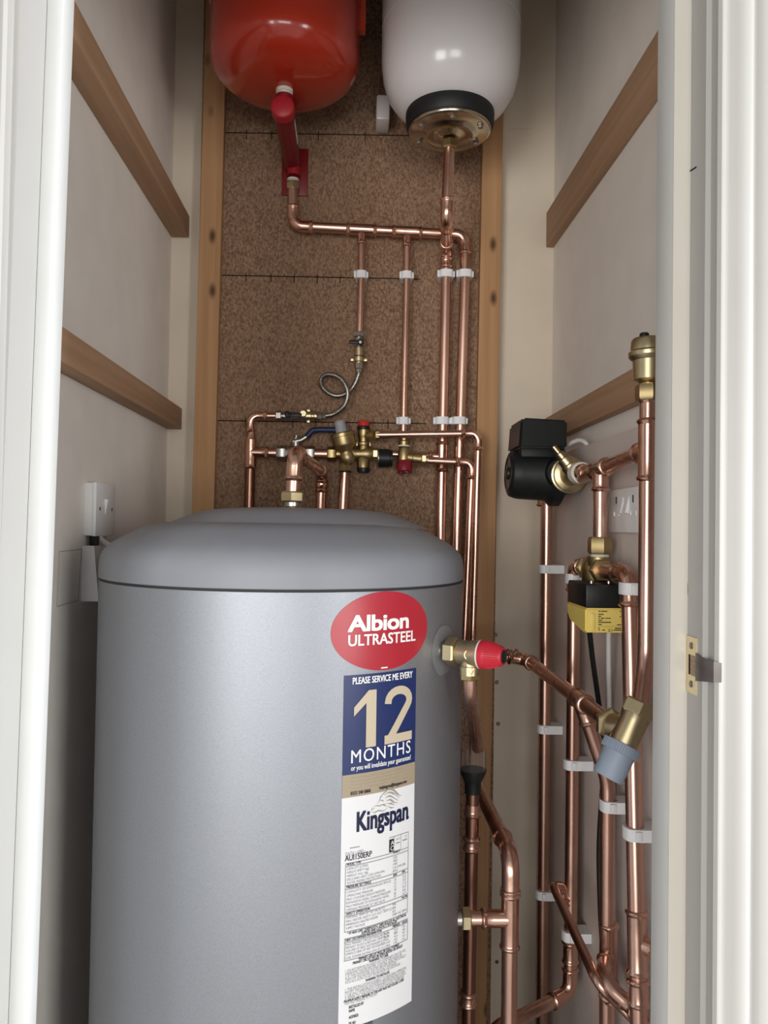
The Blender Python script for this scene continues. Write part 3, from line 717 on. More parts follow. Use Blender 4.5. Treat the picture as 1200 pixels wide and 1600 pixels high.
# white vessel pipe and C
Wt = P(702, 224, YV2); Wc = P(697.5, 346, YV2); Cc = V((Wc.x, YP, Wc.z)); Cc = P(697.5, 388, YP); C0, C1 = Q(697, 430), Q(689, 800)
pw = run('copper pipe from under the white vessel, turning to the board and down beside the cylinder', [Wt, Wc, Cc, C0, down(C0, C1, .02)], r22, ['e', 'e', '-'], group=GB, R=.026)
nutpart(pw, P(702, 233, YV2), (0, 0, 1), .027, .018, 'brass')
coupling(pw, Q(697, 411), (0, 0, 1), r22, .012)
tC = Q(690.5, 714); tee(pw, tC, C1 - C0, Q(640, 710) - Q(690.5, 714), r22, r15, .034, .030)
# balanced pipe from tee to combination valve
run('short thin copper pipe from the black control knob to the tee on the vessel pipe', [Q(610, 709.5), tC], r15, [], group=GB)
# upper discharge: expansion relief valve -> right -> down
YP3 = 1.648
u_a, u_b = P(588, 679.5, YP2), P(748, 677, YP3)
run('thin copper discharge pipe running right from the scarlet capped relief valve and down the upright', [u_a, u_b, down(P(747.5, 704, YP3), P(744, 816, YP3), P(740, 1035, YP3).z)], r15, ['e'], group=GB)
l_a, l_b = P(668, 719.5, YP2), P(738, 722.5, YP2)
run('thin copper discharge pipe running right from the crimson capped safety valve and down', [l_a, l_b, down(P(737, 749, YP2), P(734, 816, YP2), P(732, 1035, YP2).z)], r15, ['e'], group=GB)
# left column E
Eu, Ec, Et, Eb = Q(434, 650), Q(391, 649.5), Q(391.5, 707), down(Q(391.5, 707), Q(389, 800), .05)
run('thin copper pipe from the left column up and over to the filling loop', [Eu, Ec, Et], r15, ['e'], group=GB)
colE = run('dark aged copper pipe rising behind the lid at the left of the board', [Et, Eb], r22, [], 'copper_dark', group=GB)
bm = nb(); beaded(bm, [Et + V((0, 0, -.036)), Et, Et + V((0, 0, .02)), Et + V((0, 0, .028))], r22, (1, 0)); beaded(bm, [Et, Et + V((.025, 0, 0)), Et + V((.040, 0, 0))], r22, (0, 1))
sweep(bm, [Et + V((0, 0, .026)), Et + V((0, 0, .034)), Et + V((0, 0, .046))], [r22 + .0014, r15 + .002, r15 + .0014])
obj('tee', bm, 'copper_bright', colE)
run('short copper stub between the left tee and the blue lever valve', [Et, Q(436, 708)], r22, [], 'copper', group=GB)
run('short copper stub between the blue lever valve and the brass combination valve', [Q(486, 709), Q(516, 709.5)], r22, [], 'copper', group=GB)

# ---- ball valve with blue lever
bv = thing('ball_valve', 'nickel ball valve with a dark blue lever handle', 'valve', Q(462, 722))
a, b = Q(432, 708), Q(492, 709); d = (b - a).normalized(); L = (b - a).length
bm = nb(); lathe(bm, a, d, [(L * .25, .012), (L * .28, .016), (L * .42, .0185), (L * .58, .0185), (L * .72, .016), (L * .75, .012)]); lathe(bm, a.lerp(b, .5), (0, 0, 1), [(0, .010), (.026, .010), (.027, .007), (.034, .007)]); obj('valve_body', bm, 'chrome', bv)
nutpart(bv, a, d, .030, L * .26, 'chrome'); nutpart(bv, b, -d, .030, L * .26, 'chrome')
bm = nb(); hexnut(bm, Q(463, 689, YP), (0, 0, 1), .013, .007); lathe(bm, Q(463, 686, YP), (0, 0, 1), [(0, .004), (.008, .004)]); obj('stem_nut', bm, 'chrome', bv)
bm = nb(); yl = YP - .004
pth = fillet([Q(458, 690, yl), Q(470, 688, yl), Q(478, 683, yl), Q(486, 673, yl)], .01); sweep(bm, pth, .0052, 12); lv = obj('lever', bm, 'chrome', bv)
bm = nb(); sweep(bm, fillet([Q(479, 683, yl), Q(488, 672.5, yl), Q(500, 671.5, yl), Q(533, 672, yl)], .01), [.0060] * 3 + [.0066] * 200 if False else .0064, 14); lathe(bm, Q(533, 672, yl), (1, 0, 0), [(0, .0064), (.003, .0055), (.005, .003)], 14); obj('lever_grip', bm, 'blue', lv, 'dark blue vinyl grip')

# ---- combination inlet valve: pressure reducer + balanced port
cv = thing('combination_valve', 'brass multi port inlet valve with grey reducer cap and black knob', 'valve', Q(545, 735))
bm = nb(); a, b = Q(526, 709.5), Q(592, 709.5); d = (b - a).normalized(); L = (b - a).length
lathe(bm, a, d, [(0, .0125), (L * .12, .0125), (L * .16, .015), (L * .30, .017), (L * .44, .0135), (L * .56, .0130), (L * .66, .0165), (L * .80, .0155), (L * .86, .012), (L, .012)], 32)
pb = Q(543.5, 718, YP - .006); pt = Q(530, 657, YP - .012); dv = (pt - pb).normalized(); LP = (pt - pb).length
lathe(bm, pb, dv, [(-LP * .10, .012), (0, .0170), (LP * .10, .0170), (LP * .17, .0145), (LP * .22, .0150), (LP * .34, .0240), (LP * .40, .0252), (LP * .58, .0252), (LP * .59, .0264), (LP * .665, .0264), (LP * .69, .0240)], 36)
lathe(bm, Q(540, 716), (0, 0, -1), [(0, .013), (P(540, 716, YP).z - P(540, 727, YP).z, .012)], 24)
lathe(bm, Q(568, 709), (0, 0, -1), [(0, .0125), (.010, .0125), (.012, .0140), (P(568, 709, YP).z - P(568, 731, YP).z, .0140)], 28)
lathe(bm, Q(568, 709), (0, 0, 1), [(0, .0125), (P(568, 693, YP).z - P(568, 709, YP).z, .011)], 28)
obj('valve_body', bm, 'brass', cv, sharp=40)
bm = nb(); lathe(bm, pb, dv, [(LP * .68, .0125), (LP * .70, .0128), (LP * .96, .0120), (LP, .0095)], 30); obj('reducer_cap', bm, 'greyknob', cv, 'grey plastic reducer cap')
bm = nb(); lathe(bm, Q(568, 730.5), (0, 0, -1), [(0, .0132), (.001, .0142), (.010, .0135), (.0115, .0115)], 28); obj('port_plug', bm, 'black', cv, 'black plug under the body')
bm = nb(); ka = Q(591, 709.5); lathe(bm, ka + V((0, 0, -.009)), (1, 0, 0), [(0, .0195), (.001, .0208), (.025, .0202), (.027, .0185), (.031, .0185), (.032, .012)], 36); obj('control_knob', bm, 'black', cv, 'round black knob')
bm = nb(); lathe(bm, ka + V((-.0022, 0, -.009)), (1, 0, 0), [(0, .0190), (.0022, .0205), (.003, .0205)], 36); obj('knob_rim', bm, 'chrome', cv)
nutpart(cv, Q(511, 709.5), (1, 0, 0), .029, .020, 'brass'); nutpart(cv, Q(582, 709.5), (1, 0, 0), .024, .012, 'brass_pale')
nutpart(cv, Q(539.5, 737), (0, 0, 1), .026, .016, 'brass')
bm = nb(); lathe(bm, Q(539.5, 738.5), (0, 0, 1), [(0, .0135), (.003, .0135)]); obj('seal_ring', bm, 'rubber', cv)
run('copper cold pipe dropping from the combination valve behind the lid', [Q(539.5, 722), down(Q(539.5, 740), Q(537, 790), .05)], r22, [], 'copper', group=GB)

# ---- expansion relief valve (scarlet cap)
ev = thing('relief_valve', 'brass relief valve with a scarlet cap standing on the combination valve', 'valve', Q(568, 696))
zb_ = lambda y: P(568, y, YP).z
bm = nb(); o_ = Q(568, 697); lathe(bm, o_, (0, 0, 1), [(0, .0115), (.002, .014), (.007, .014), (.009, .0105), (.016, .0105), (.020, .012), (.026, .0135), (zb_(672) - o_.z, .0135)], 28)
rl = P(568, 681, YP); lathe(bm, rl, (P(592, 680, YP2) - rl), [(0, .0085), (.018, .0085), (.020, .0105), (.034, .0105)], 24)
for s in (-1, 1): box(bm, o_ + V((s * .0145, -.002, .004)), (.004, .008, .010), None, .001)
obj('valve_body', bm, 'brass', ev)
bm = nb(); lathe(bm, Q(568, 671.5), (0, 0, 1), [(0, .0142), (.006, .0142), (.008, .0125)], 28); obj('collar', bm, 'black', ev)
bm = nb(); lathe(bm, Q(568.5, 666), (0, 0, 1), [(0, .0125), (.010, .0122), (.0115, .0112)], 12); obj('cap', bm, 'red_bright', ev, 'scarlet plastic cap')
nutpart(ev, P(586, 680, YP2 + .004), (1, 0, 0), .021, .010, 'brass')

# ---- heating safety valve (crimson cap, under drop B)
sv = thing('safety_valve', 'brass safety valve with a crimson knob underneath, below the thin drop', 'valve', Q(631, 742))
ys = YP - .012
bm = nb(); zt2 = lambda y: P(631, y, ys).z
o_ = P(631, 722, ys); H_ = lambda y: zt2(y) - o_.z
lathe(bm, o_, (0, 0, 1), [(0, .0135), (H_(716), .0145), (H_(706), .0130), (H_(700), .0105), (H_(698), .0125), (H_(690), .0125), (H_(688), .0100), (H_(684), .0105)], 28)
oa_ = P(632, 714, ys); dd = (P(672, 719, YP2) - oa_).normalized(); lathe(bm, oa_, dd, [(0, .010), (.020, .010), (.022, .0115), (.040, .0115), (.042, .009), (.056, .009)], 24)
obj('valve_body', bm, 'brass', sv)
bm = nb(); lathe(bm, P(631, 698, ys), (0, 0, 1), [(0, .0131), (.003, .0131)]); obj('thread_tape', bm, 'ptfe', sv)
nutpart(sv, P(658, 717, YP2 + .004), (1, 0, 0), .022, .011, 'brass_pale')
bm = nb(); lathe(bm, P(632, 722, ys), (0, -.30, -1), [(0, .0150), (.004, .0170), (.016, .0172), (.024, .0150), (.0255, .0118)], 30); kn = obj('knob', bm, 'red_dark', sv, 'crimson plastic knob')
bm = nb(); ko = P(632, 722, ys); kd = V((0, -.30, -1)).normalized()
for k in range(3):
    a = 2 * PI * k / 3 + .4; s1 = V((1, 0, 0)); s2 = kd.cross(s1)
    sweep(bm, [ko + kd * .0257 + (s1 * math.cos(a + t * .14) + s2 * math.sin(a + t * .14)) * .0085 for t in range(9)], .0006, 6)
obj('knob_arrows', bm, 'greyknob', kn, 'pale printed arrows')

# ---- filling loop: upper valve, hose, lower valve
uv = thing('isolating_valve', 'small valve with black lever and winged brass check valve above the braided hose', 'valve', Q(561, 578))
zz = lambda y: P(561, y, YP).z
def vstack(prof_y, mat, name, parent, x=561, seg=24, label=None):
    bm = nb(); o_ = P(x, prof_y[0][0], YP); lathe(bm, o_, (0, 0, -1), [(o_.z - P(x, y, YP).z, r) for y, r in prof_y], seg); return obj(name, bm, mat, parent, label)
vstack([(519, .0100), (520, .0118), (526, .0118), (527, .010)], 'chrome', 'compression_nut', uv, seg=6)
vstack([(525, .0080), (528, .0080), (529, .0105), (541, .0105), (542, .008), (544, .008)], 'chrome', 'valve_body', uv)
vstack([(543, .0085), (544, .0100), (556, .0105), (557, .0080), (559, .0080), (559.5, .0125), (565, .0125), (566, .009), (568, .009)], 'brass_pale', 'check_valve', uv)
bm = nb()
for s in (-1, 1): bm = nb(); box(bm, Q(561, 562) + V((s * .0150, 0, 0)), (.0085, .008, .0085), None, .0015); obj('wing', bm, 'brass_pale', uv)
vstack([(567, .0082), (567.5, .0092), (576, .0092), (576.5, .0080), (577, .0070), (582, .0070)], 'chrome', 'hose_end', uv, seg=8)
bm = nb(); lathe(bm, Q(563, 535, YP - .010), (0, -1, 0), [(0, .0075), (.010, .0070), (.012, .005)], 20); yk = YP - .018; box(bm, Q(554, 534.5, yk), (.024, .006, .0085), None, .002); obj('lever', bm, 'black', uv, 'black lever')
bm = nb(); lathe(bm, Q(563, 535, YP - .022), (0, -1, 0), [(0, .003), (.002, .003)], 12); obj('lever_screw', bm, 'chrome', uv)
hs = [(561, 577, 1.690), (560, 586, 1.690), (555, 599, 1.692), (547, 610, 1.696), (536, 617, 1.700), (522, 618, 1.702), (509, 611, 1.698), (501.5, 600, 1.692), (504, 589, 1.686), (514, 585, 1.680), (527, 588, 1.676), (537, 597, 1.673), (542.5, 609, 1.672), (543, 621, 1.674), (538, 634, 1.678), (528, 643, 1.684), (518, 648, 1.688), (506, 650, 1.690)]
pts = [P(*h) for h in hs]
def catmull(pts, n=7):
    out = []
    for i in range(len(pts) - 1):
        p0, p1, p2, p3 = pts[max(0, i - 1)], pts[i], pts[i + 1], pts[min(len(pts) - 1, i + 2)]
        for k in range(n):
            t = k / n; out.append(.5 * ((2 * p1) + (p2 - p0) * t + (2 * p0 - 5 * p1 + 4 * p2 - p3) * t * t + (3 * p1 - p0 - 3 * p2 + p3) * t ** 3))
    out.append(pts[-1]); return out
bm = nb(); sweep(bm, catmull(pts), .0053, 14); tag(obj('braided_hose', bm, 'hose'), 'looped silver braided filling hose hanging on the chipboard', 'hose')
lv2 = thing('isolating_valve', 'small nickel valve with black lever lying along the thin left pipe', 'valve', Q(455, 655))
def hstack(prof_x, mat, name, parent, y=650, seg=24, label=None):
    bm = nb(); o_ = Q(prof_x[0][0], y); lathe(bm, o_, (1, 0, .0), [((Q(x, y) - o_).x, r) for x, r in prof_x], seg); return obj(name, bm, mat, parent, label)
hstack([(431, .0100), (432, .0118), (439, .0118), (440, .010)], 'chrome', 'compression_nut', lv2, seg=6)
hstack([(439, .0075), (442, .0075), (443, .0100), (466, .0100), (468, .0080), (474, .0080), (476, .0095), (478, .0095)], 'chrome', 'valve_body', lv2)
hstack([(477, .0085), (478, .0105), (486, .0105), (487, .008), (490, .008), (491, .0098), (495, .0098), (496, .0075)], 'brass_pale', 'union', lv2)
hstack([(495, .0075), (496, .0092), (503, .0092), (504, .0070), (509, .0070)], 'chrome', 'hose_end', lv2, seg=8)
bm = nb()
for s in (-1, 1): bm = nb(); box(bm, Q(482, 650) + V((0, 0, s * .0120)), (.008, .008, .0065), None, .0012); obj('wing', bm, 'brass_pale', lv2)
bm = nb(); lathe(bm, Q(450, 648, YP - .009), (0, -1, 0), [(0, .0075), (.009, .0070), (.010, .005)], 18); box(bm, Q(460, 648.5, YP - .016), (.032, .006, .009), None, .002); obj('lever', bm, 'black', lv2, 'black lever')
bm = nb(); lathe(bm, Q(474, 647, YP - .008), (0, -1, 0), [(0, .0078), (.008, .0078), (.009, .0062)], 20); box(bm, Q(474, 647, YP - .0175), (.0015, .001, .008)); obj('test_screw', bm, 'brass_pale', lv2, 'round brass screw')

# ---- hot outlet from lid top
YH = 1.235
h0, h1 = P(456, 794, YH), P(461, 707, YH); h2 = V((P(503, 737, YP).x, YP, P(503, 737, YP).z)); h3 = down(h2, h2 + V((-.004, 0, -.2)), .05)
h1 = V((h1.x, YH, h1.z))
hot = run('thick copper hot outlet rising from the lid, bending back to the wall and down', [h0, h1, h2, h3], r22 * 1.0, ['e', 'e'], group=GB, R=.024, s=.022)
nutpart(hot, P(456.5, 785, YH), (0, 0, 1), .033, .0175, 'brass_pale')
bm = nb(); lathe(bm, P(456.5, 793, YH), (0, 0, 1), [(0, .015), (.002, .013), (.009, .013)]); obj('threaded_stub', bm, 'chrome', hot, 'silver threaded stub')
coupling(hot, Q(503, 757), (0, 0, 1), r22, .010)

# ---- clips on the board
WB = YB - YP; nB = (0, -1, 0); GC = 'white pipe clips on the chipboard'
clip(Q(564.5, 430), nB, r15, WB, 'white clip on the filling loop drop, leftmost of the upper row', GC)
clip(Q(635.5, 431), nB, r15, WB, 'white clip on the safety valve drop, second of the upper row', GC)
clip(Q(697, 429), nB, r22, WB, 'wide white clip on the white vessel pipe, third of the upper row', GC)
clip(Q(726.5, 429), nB, r22, WB, 'wide white clip at the right end of the upper row, by the upright', GC)
clip(Q(630.5, 658), nB, r15, WB, 'white clip just above the crimson capped safety valve', GC)
clip(Q(690.5, 658), nB, r22, WB, 'wide white clip on the white vessel pipe, middle of the lower row', GC)
clip(Q(717, 658), nB, r22, WB, 'wide white clip at the right end of the lower row', GC)

# ================================================================== RIGHT WALL PIPEWORK
XP = .388; WR = XBD - XP; nR = (-1, 0, 0)
def S(px, py, X=XP): return PX(px, py, X)
# F: pump riser
Fp = S(852.5, 1000); Ft = S(848.5, 762); F1 = V((XP, Fp.y, Ft.z + .02))
pump_c = V((XP, 1.455, P(845, 742, 1.455).z))
pF = run('copper riser at the far end of the right wall, up to the black pump', [V((XP, Fp.y, .02)), V((XP, Fp.y, pump_c.z)), V((XP, 1.50, pump_c.z))], r22, ['e'], group=GR)
coupling(pF, S(849.5, 783), (0, 0, 1), r22, .012)
# G: left leg of diverter valve
Gp = S(895, 1100); zv = S(932, 890).z
VY = S(931, 890).y
Gt = V((XP, Gp.y, zv)); 
Ge = P(895, 1551, Gp.y); Gout = V((.256 - .02, 1.262, Ge.z - .01))
GeP = V((XP, Gp.y, Ge.z))
pG = run('copper pipe from the far side of the diverter valve, turning toward the cylinder low down', [V((XP, VY + .03, zv)), Gt, GeP, Gout, Gout + V((-.004, -.003, -.25)), V((Gout.x - .004, Gout.y - .003, .02))], r22, ['e', 'e', 'e', '-'], group=GR)
coupling(pG, V((XP, Gp.y, P(892, 1487, Gp.y).z)), (0, 0, 1), r22, .02)
# H: near leg of diverter valve
Hp = S(985, 1000); Hb_ = S(996, 1480); Ht = down(Hp, Hb_, zv + .001)
def Hz(y):
    q_ = down(Hp, Hb_, 0); a_, b_ = Hp, q_
    for _ in range(40):
        m_ = (a_ + b_) / 2; d_ = m_ - EYE
        if 800 - F * d_.dot(up) / d_.dot(fw) < y: a_ = m_
        else: b_ = m_
    return a_
pH = run('thick copper pipe dropping from the near side of the diverter valve', [V((XP, VY - .03, zv)), Ht, down(Hp, Hb_, .02)], r22 + .0006, ['e'], group=GR, R=.030)
tH = Hz(1472); tee(pH, tH, Hp - Hb_, (.9, -.7, -.15), r22 + .0006, r22 - .002, .042, .026)
coupling(pH, Hz(1550), Hp - Hb_, r22 + .0006, .018)
# K: top of diverter valve up to tee; then to I
Kp = S(938, 800); Kt = V((XP, Kp.y, S(938, 733).z)); Ip = S(1011, 850); It = V((XP, Ip.y, S(1001, 706).z))
pK = run('copper pipe rising from the diverter valve to the pump tee', [V((XP, Kp.y, S(938, 850).z)), Kt], r22, [], group=GR)
tee(pK, Kt, It - Kt, (0, 0, -1), r22, r22, .032, .036)
run('short copper pipe between the pump union and the pump tee', [V((XP, 1.31, Kt.z - .006)), Kt], r22, [], group=GR)
run('short sloping copper pipe between the pump tee and the air vent pipe', [Kt, It], r22, [], group=GR)
# I: air vent pipe down to bypass valve
zIb = S(1013, 1050).z
by_top = P(1003, 1098, .972)
Itop = V((XP, Ip.y, S(1005, 600).z))
pI = run('copper pipe from the air vent down to the bypass valve beside the door frame', [Itop, V((XP, Ip.y, zIb + .01)), by_top + (by_top - P(1014, 1062, 1.0)) * .2], r22, ['b'], group=GR, R=.06)
tee(pI, It, (0, 0, 1), Kt - It, r22, r22, .042, .032)
coupling(pI, V((XP, Ip.y, S(1006, 646).z)), (0, 0, 1), r22 - .002, .018)
# air vent
av = thing('air_vent', 'brass bottle air vent with a black cap on top of the near copper pipe', 'valve', Itop)
o_ = Itop; zA_ = lambda y: S(1006, y).z - o_.z
bm = nb(); lathe(bm, o_ + V((0, 0, 0)), (0, 0, 1), [(zA_(604), .010), (zA_(600), .0135), (zA_(597), .0195), (zA_(568), .0205), (zA_(563), .0255), (zA_(561), .0262), (zA_(556), .0262), (zA_(553), .0235), (zA_(538), .0228), (zA_(534.5), .0205)], 36); obj('vent_body', bm, 'brass_pale', av, sharp=40)
nutpart(av, o_ + V((0, 0, zA_(629))), (0, 0, 1), .030, zA_(604) - zA_(629), 'brass')
bm = nb(); lathe(bm, o_ + V((-.006, 0, zA_(536))), (0, 0, 1), [(0, .0065), (.008, .0062), (.0092, .005)], 18); obj('cap', bm, 'black', av, 'small black cap')
# J: bypass branch
YJ = S(953, 1300).y; XB2 = .337
Bf = P(825, 1031, 1.50); Bf = PX(824, 1031, XB2); Bn = PX(953, 1122, XB2); Bn.z = Bf.z + .0
def on_y(a, b, px): return on(a, b, px)
tJ = on(Bf, Bn, 908)
pb1 = run('copper bypass pipe from behind the red valve cap forward to the blue grey bypass valve', [P(742, 1019, Bf.y + .06), P(752, 1019, Bf.y), Bf, Bn], r22, ['b', 'e'], group=GR, R=.020)
coupling(pb1, P(800, 1024, Bf.y), (1, 0, 0), r22 - .002, .012)
Jd = V((XB2, tJ.y, tJ.z)); 
tee(pb1, tJ, Bn - Bf, V((.35, -.05, -1)), r22, r22, .026, .036)
J1 = P(949, 1212, YJ); J1 = V((XP - .012, YJ, J1.z)); J0 = tJ
pJ = run('copper branch sloping down from the bypass tee, behind the grey valve head, to the floor', [J0, V((XP - .004, YJ, S(951, 1216).z)), V((XP, YJ, .02))], r22, ['b'], group=GR, R=.08)
tJb = V((XP, YJ, S(953, 1492).z)); tee(pJ, tJb, (0, 0, 1), (-.7, -1, -.2), r22, r22 - .002, .045, .022)
# curved connection from J tee toward lower right
k0 = tJb + V((-.7, -1, -.2)).normalized() * .02; k1 = P(950, 1535, 1.085); k2 = P(985, 1572, 1.05); k3 = P(1016, 1604, 1.02)
pc_ = run('curved copper pipe sweeping from the branch tee to the lower right corner', [k0, P(944, 1518, 1.09), P(952, 1542, 1.07), k2, k3], r22 - .0008, ['b', 'b', '-'], group=GR, R=.05)
coupling(pc_, P(985, 1572, 1.05), k3 - k1, r22 - .0015, .012)
# thin looping pipe
XT = .347; t1 = PX(864, 1392, XT); t2 = PX(937, 1540, XT); t2.z = t1.z - .014
q0 = P(881, 1425, t1.y + .03); q1 = P(880, 1384, t1.y + .03)
thin = run('thin copper pipe arching over and running diagonally across the right wall pipes', [V((q0.x, q0.y, q0.z)), q1, P(864, 1384, t1.y), t2, P(966, 1568, 1.085), P(1016, 1618, 1.06)], r15 * .95, ['b', 'b', 'b', '-'], group=GR, R=.022)
coupling(thin, P(881, 1409, t1.y + .03), (0, 0, 1), r15 * .95, .008)
coupling(thin, P(950, 1556, 1.088), P(966, 1568, 1.085) - t2, r15 * .95, .010)

# ---- circulator pump
pm = thing('circulator_pump', 'black circulator pump mounted on the right wall above the copper riser', 'pump', pump_c)
mx = P(797, 735, 1.43).x
bm = nb(); o_ = pump_c + V((-.005, -.01, -.002)); Lm = o_.x - mx
lathe(bm, o_, (-1, 0, .03), [(-.012, .040), (-.002, .058), (.014, .058), (.022, .050), (.026, .0485), (Lm * .80, .0475), (Lm * .86, .0465), (Lm * .97, .043), (Lm, .038)], 48)
obj('motor_housing', bm, 'pumpblack', pm, sharp=28)
bm = nb(); lathe(bm, o_ + V((-Lm, 0, .003)), (-1, 0, .03), [(-.002, .034), (.0015, .034), (.002, .031), (.0005, .029), (.0005, .012), (.004, .011), (.005, .008)], 40); obj('end_plate', bm, 'black', pm, 'ribbed end plate')
bm = nb(); lathe(bm, pump_c + V((-.016, .075, 0)), (0, -1, 0), [(0, .018), (.02, .022), (.05, .043), (.075, .0485), (.10, .043), (.13, .026), (.145, .024)], 32); obj('volute', bm, 'pumpblack', pm)
bx0 = P(803, 700, 1.43); bx1 = P(878, 659, 1.43)
bm = nb()
zt0_, zt1_ = bx0.z, bx1.z
prism(bm, [(bx0.x, 1.385, zt0_ - .004), (bx0.x + .004, 1.388, zt1_ - .004), (bx0.x + .010, 1.392, zt1_ + .001), (bx1.x, 1.392, zt1_ - .002), (bx1.x - .002, 1.385, zt0_ - .004)], (0, .105, 0))
bmesh.ops.recalc_face_normals(bm, faces=bm.faces); bmesh.ops.bevel(bm, geom=list(bm.edges), offset=.004, segments=2, affect='EDGES')
tbx = obj('terminal_box', bm, 'black', pm)
bm = nb(); bb(bm, (bx0.x + .006, 1.392, zt0_ - .020), (bx1.x - .004, 1.482, zt0_ - .003), .002); obj('terminal_neck', bm, 'pumpblack', pm)
# pump valve (brass gate valve + union)
pv = thing('pump_valve', 'brass pump isolating valve with slotted spindle and white taped union', 'valve', V((XP, 1.35, Kt.z)))
oN = V((XP, 1.385, pump_c.z - .004)); dN = (V((XP, 1.24, Kt.z)) - oN).normalized()
bm = nb(); lathe(bm, oN, dN, [(-.012, .030), (-.010, .0335), (.004, .0335), (.005, .0305), (.012, .030), (.014, .026)], 36); obj('union_nut', bm, 'brass_pale', pv, sharp=40)
bm = nb(); lathe(bm, oN, dN, [(.010, .021), (.030, .020), (.045, .018), (.055, .0165), (.070, .0165)], 30)
spd = V((-.62, .10, .75)).normalized(); so = oN + dN * .045
lathe(bm, so, spd, [(0, .0165), (.020, .0160), (.022, .0135), (.034, .0125), (.036, .009), (.046, .009), (.048, .0055), (.062, .005)], 24); obj('valve_body', bm, 'brass_pale', pv)
bm = nb(); lathe(bm, oN, dN, [(.055, .0150), (.056, .0190), (.078, .0185), (.079, .0150)], 28); obj('taped_nut', bm, 'ptfe', pv, 'white taped union nut')
bm = nb(); bmx = oN + dN * .079; beaded(bm, [bmx, bmx + dN * .02, bmx + dN * .03], r22, (1, 0)); obj('copper_tail', bm, 'copper_bright', pv)
# pump cable loop
pts = [P(882, 700, 1.43), P(893, 692, 1.42), P(905, 688, 1.41), P(915, 692, 1.40), P(921, 704, 1.40), P(925, 725, 1.40), P(926, 760, 1.40), PX(930, 800, XBD - .006)]
bm = nb(); sweep(bm, catmull(pts), .0042, 12); tag(obj('power_cable', bm, 'cable_white'), 'white pump cable looping behind the brass pump valve', 'cable')

# ---- diverter (three port) valve
dvv = thing('diverter_valve', 'brass three port valve with black and yellow actuator hanging below it', 'valve', V((XP, VY, zv)))
bm = nb(); lathe(bm, (XP, VY, zv), (0, 0, 1), [(-.032, .018), (-.020, .0215), (-.008, .0230), (.006, .0220), (.016, .0165), (.020, .0150)], 36)
lathe(bm, (XP, VY, zv), (0, 1, 0), [(0, .016), (.030, .0155), (.034, .014), (.044, .014)], 28); lathe(bm, (XP, VY, zv), (0, -1, 0), [(0, .016), (.024, .0155), (.036, .015)], 28)
zn0, zn1 = S(938, 866).z, S(938, 850).z
prism(bm, [(XP + .030 * x, VY - .012 + .042 * y, zv - .037) for x, y in ((-1, -1), (1, -1), (1, 1), (-1, 1))], (0, 0, .006))
obj('valve_body', bm, 'brass', dvv, sharp=40)
bm = nb(); ky = Kp.y; zt = S(938, 873).z; lathe(bm, (XP, (VY + ky) / 2 - .004, zt), (0, 0, 1), [(-.012, .017), (0, .0185), (zn0 - zt - .004, .0180), (zn0 - zt - .003, .0135), (zn0 - zt + .002, .0135)], 12); obj('top_port', bm, 'brass', dvv)
nutpart(dvv, (XP, ky, zn0), (0, 0, 1), .034, S(938, 835).z - zn0 - .004, 'brass')
bm = nb(); lathe(bm, (XP, ky, zn0 - .004), (0, 0, 1), [(0, .0145), (.004, .0145)]); obj('thread_tape', bm, 'ptfe', dvv)
nutpart(dvv, (XP, VY + .040, zv), (0, 1, 0), .034, .015, 'brass_pale', ref=(1, 0, 0)); nutpart(dvv, (XP, VY - .022, zv), (0, -1, 0), .034, .015, 'brass', ref=(1, 0, 0))
ay0 = 1.128; ax0 = .343; ax1 = .414; ay1 = 1.225
za0 = P(920, 913, ay0).z; za1 = P(920, 950, ay0).z; za2 = P(920, 990, ay0).z
bm = nb(); bb(bm, (ax0, ay0, za1), (ax1, ay1, za0), .0025); act = obj('actuator_housing', bm, 'black', dvv, 'black actuator housing')
bm = nb(); q = .004
poly = [(ax0 - .001, ay0 - .002, za1), (ax0 - .001, ay1 + .001, za1), (ax0 + .0, ay1, za2 + .022), (ax0 + .0, ay1 - .016, za2 + .010), (ax0, ay0 + .012, za2), (ax0 - .001, ay0 - .002, za2 + .002)]
prism(bm, [(ax0 - .001, p[1], p[2]) for p in poly], (ax1 - ax0 + .002, 0, 0)); bmesh.ops.recalc_face_normals(bm, faces=bm.faces); bmesh.ops.bevel(bm, geom=list(bm.edges), offset=.0022, segments=2, affect='EDGES')
ycv = obj('actuator_cover', bm, 'yellow', dvv, 'yellow actuator cover')
bm = nb(); bb(bm, (ax0 + .006, ay0 - .004, za2 + .004), (ax0 + .013, ay0 - .001, za1 - .007), .001); obj('cover_rib', bm, 'yellow', ycv)
bm = nb()
def flip_text(s, x, z, size, off=0.):
    t_ = text_bm(s, size, 0.)
    for v in t_.verts: v.co = V((x - v.co.x, ay0 - .0024, z - v.co.y))
    merge(bm, t_)
zl = lambda f: za1 + (za2 - za1) * f
xr_ = ax1 - .004
flip_text('CE', ax0 + .040, zl(.80), .0062)
def print_row(f, segs):                       # rows of print too small to read
    for x0, x1 in segs: bb(bm, (ax0 + x0, ay0 - .0027, zl(f)), (ax0 + x1, ay0 - .0022, zl(f + .035)))
print_row(.10, ((.018, .021), (.022, .031), (.050, .053))); print_row(.22, ((.018, .026),)); print_row(.30, ((.018, .022), (.050, .056)))
print_row(.37, ((.018, .020), (.022, .027), (.029, .032), (.033, .036))); print_row(.45, ((.018, .024),)); print_row(.53, ((.018, .022), (.0225, .037)))
print_row(.62, ((.018, .023), (.046, .056))); print_row(.76, ((.018, .020), (.043, .056))); print_row(.83, ((.0185, .0205), (.024, .028), (.041, .056)))
bb(bm, (ax0 + .018, ay0 - .0026, zl(.71)), (ax1 - .003, ay0 - .0022, zl(.715)))
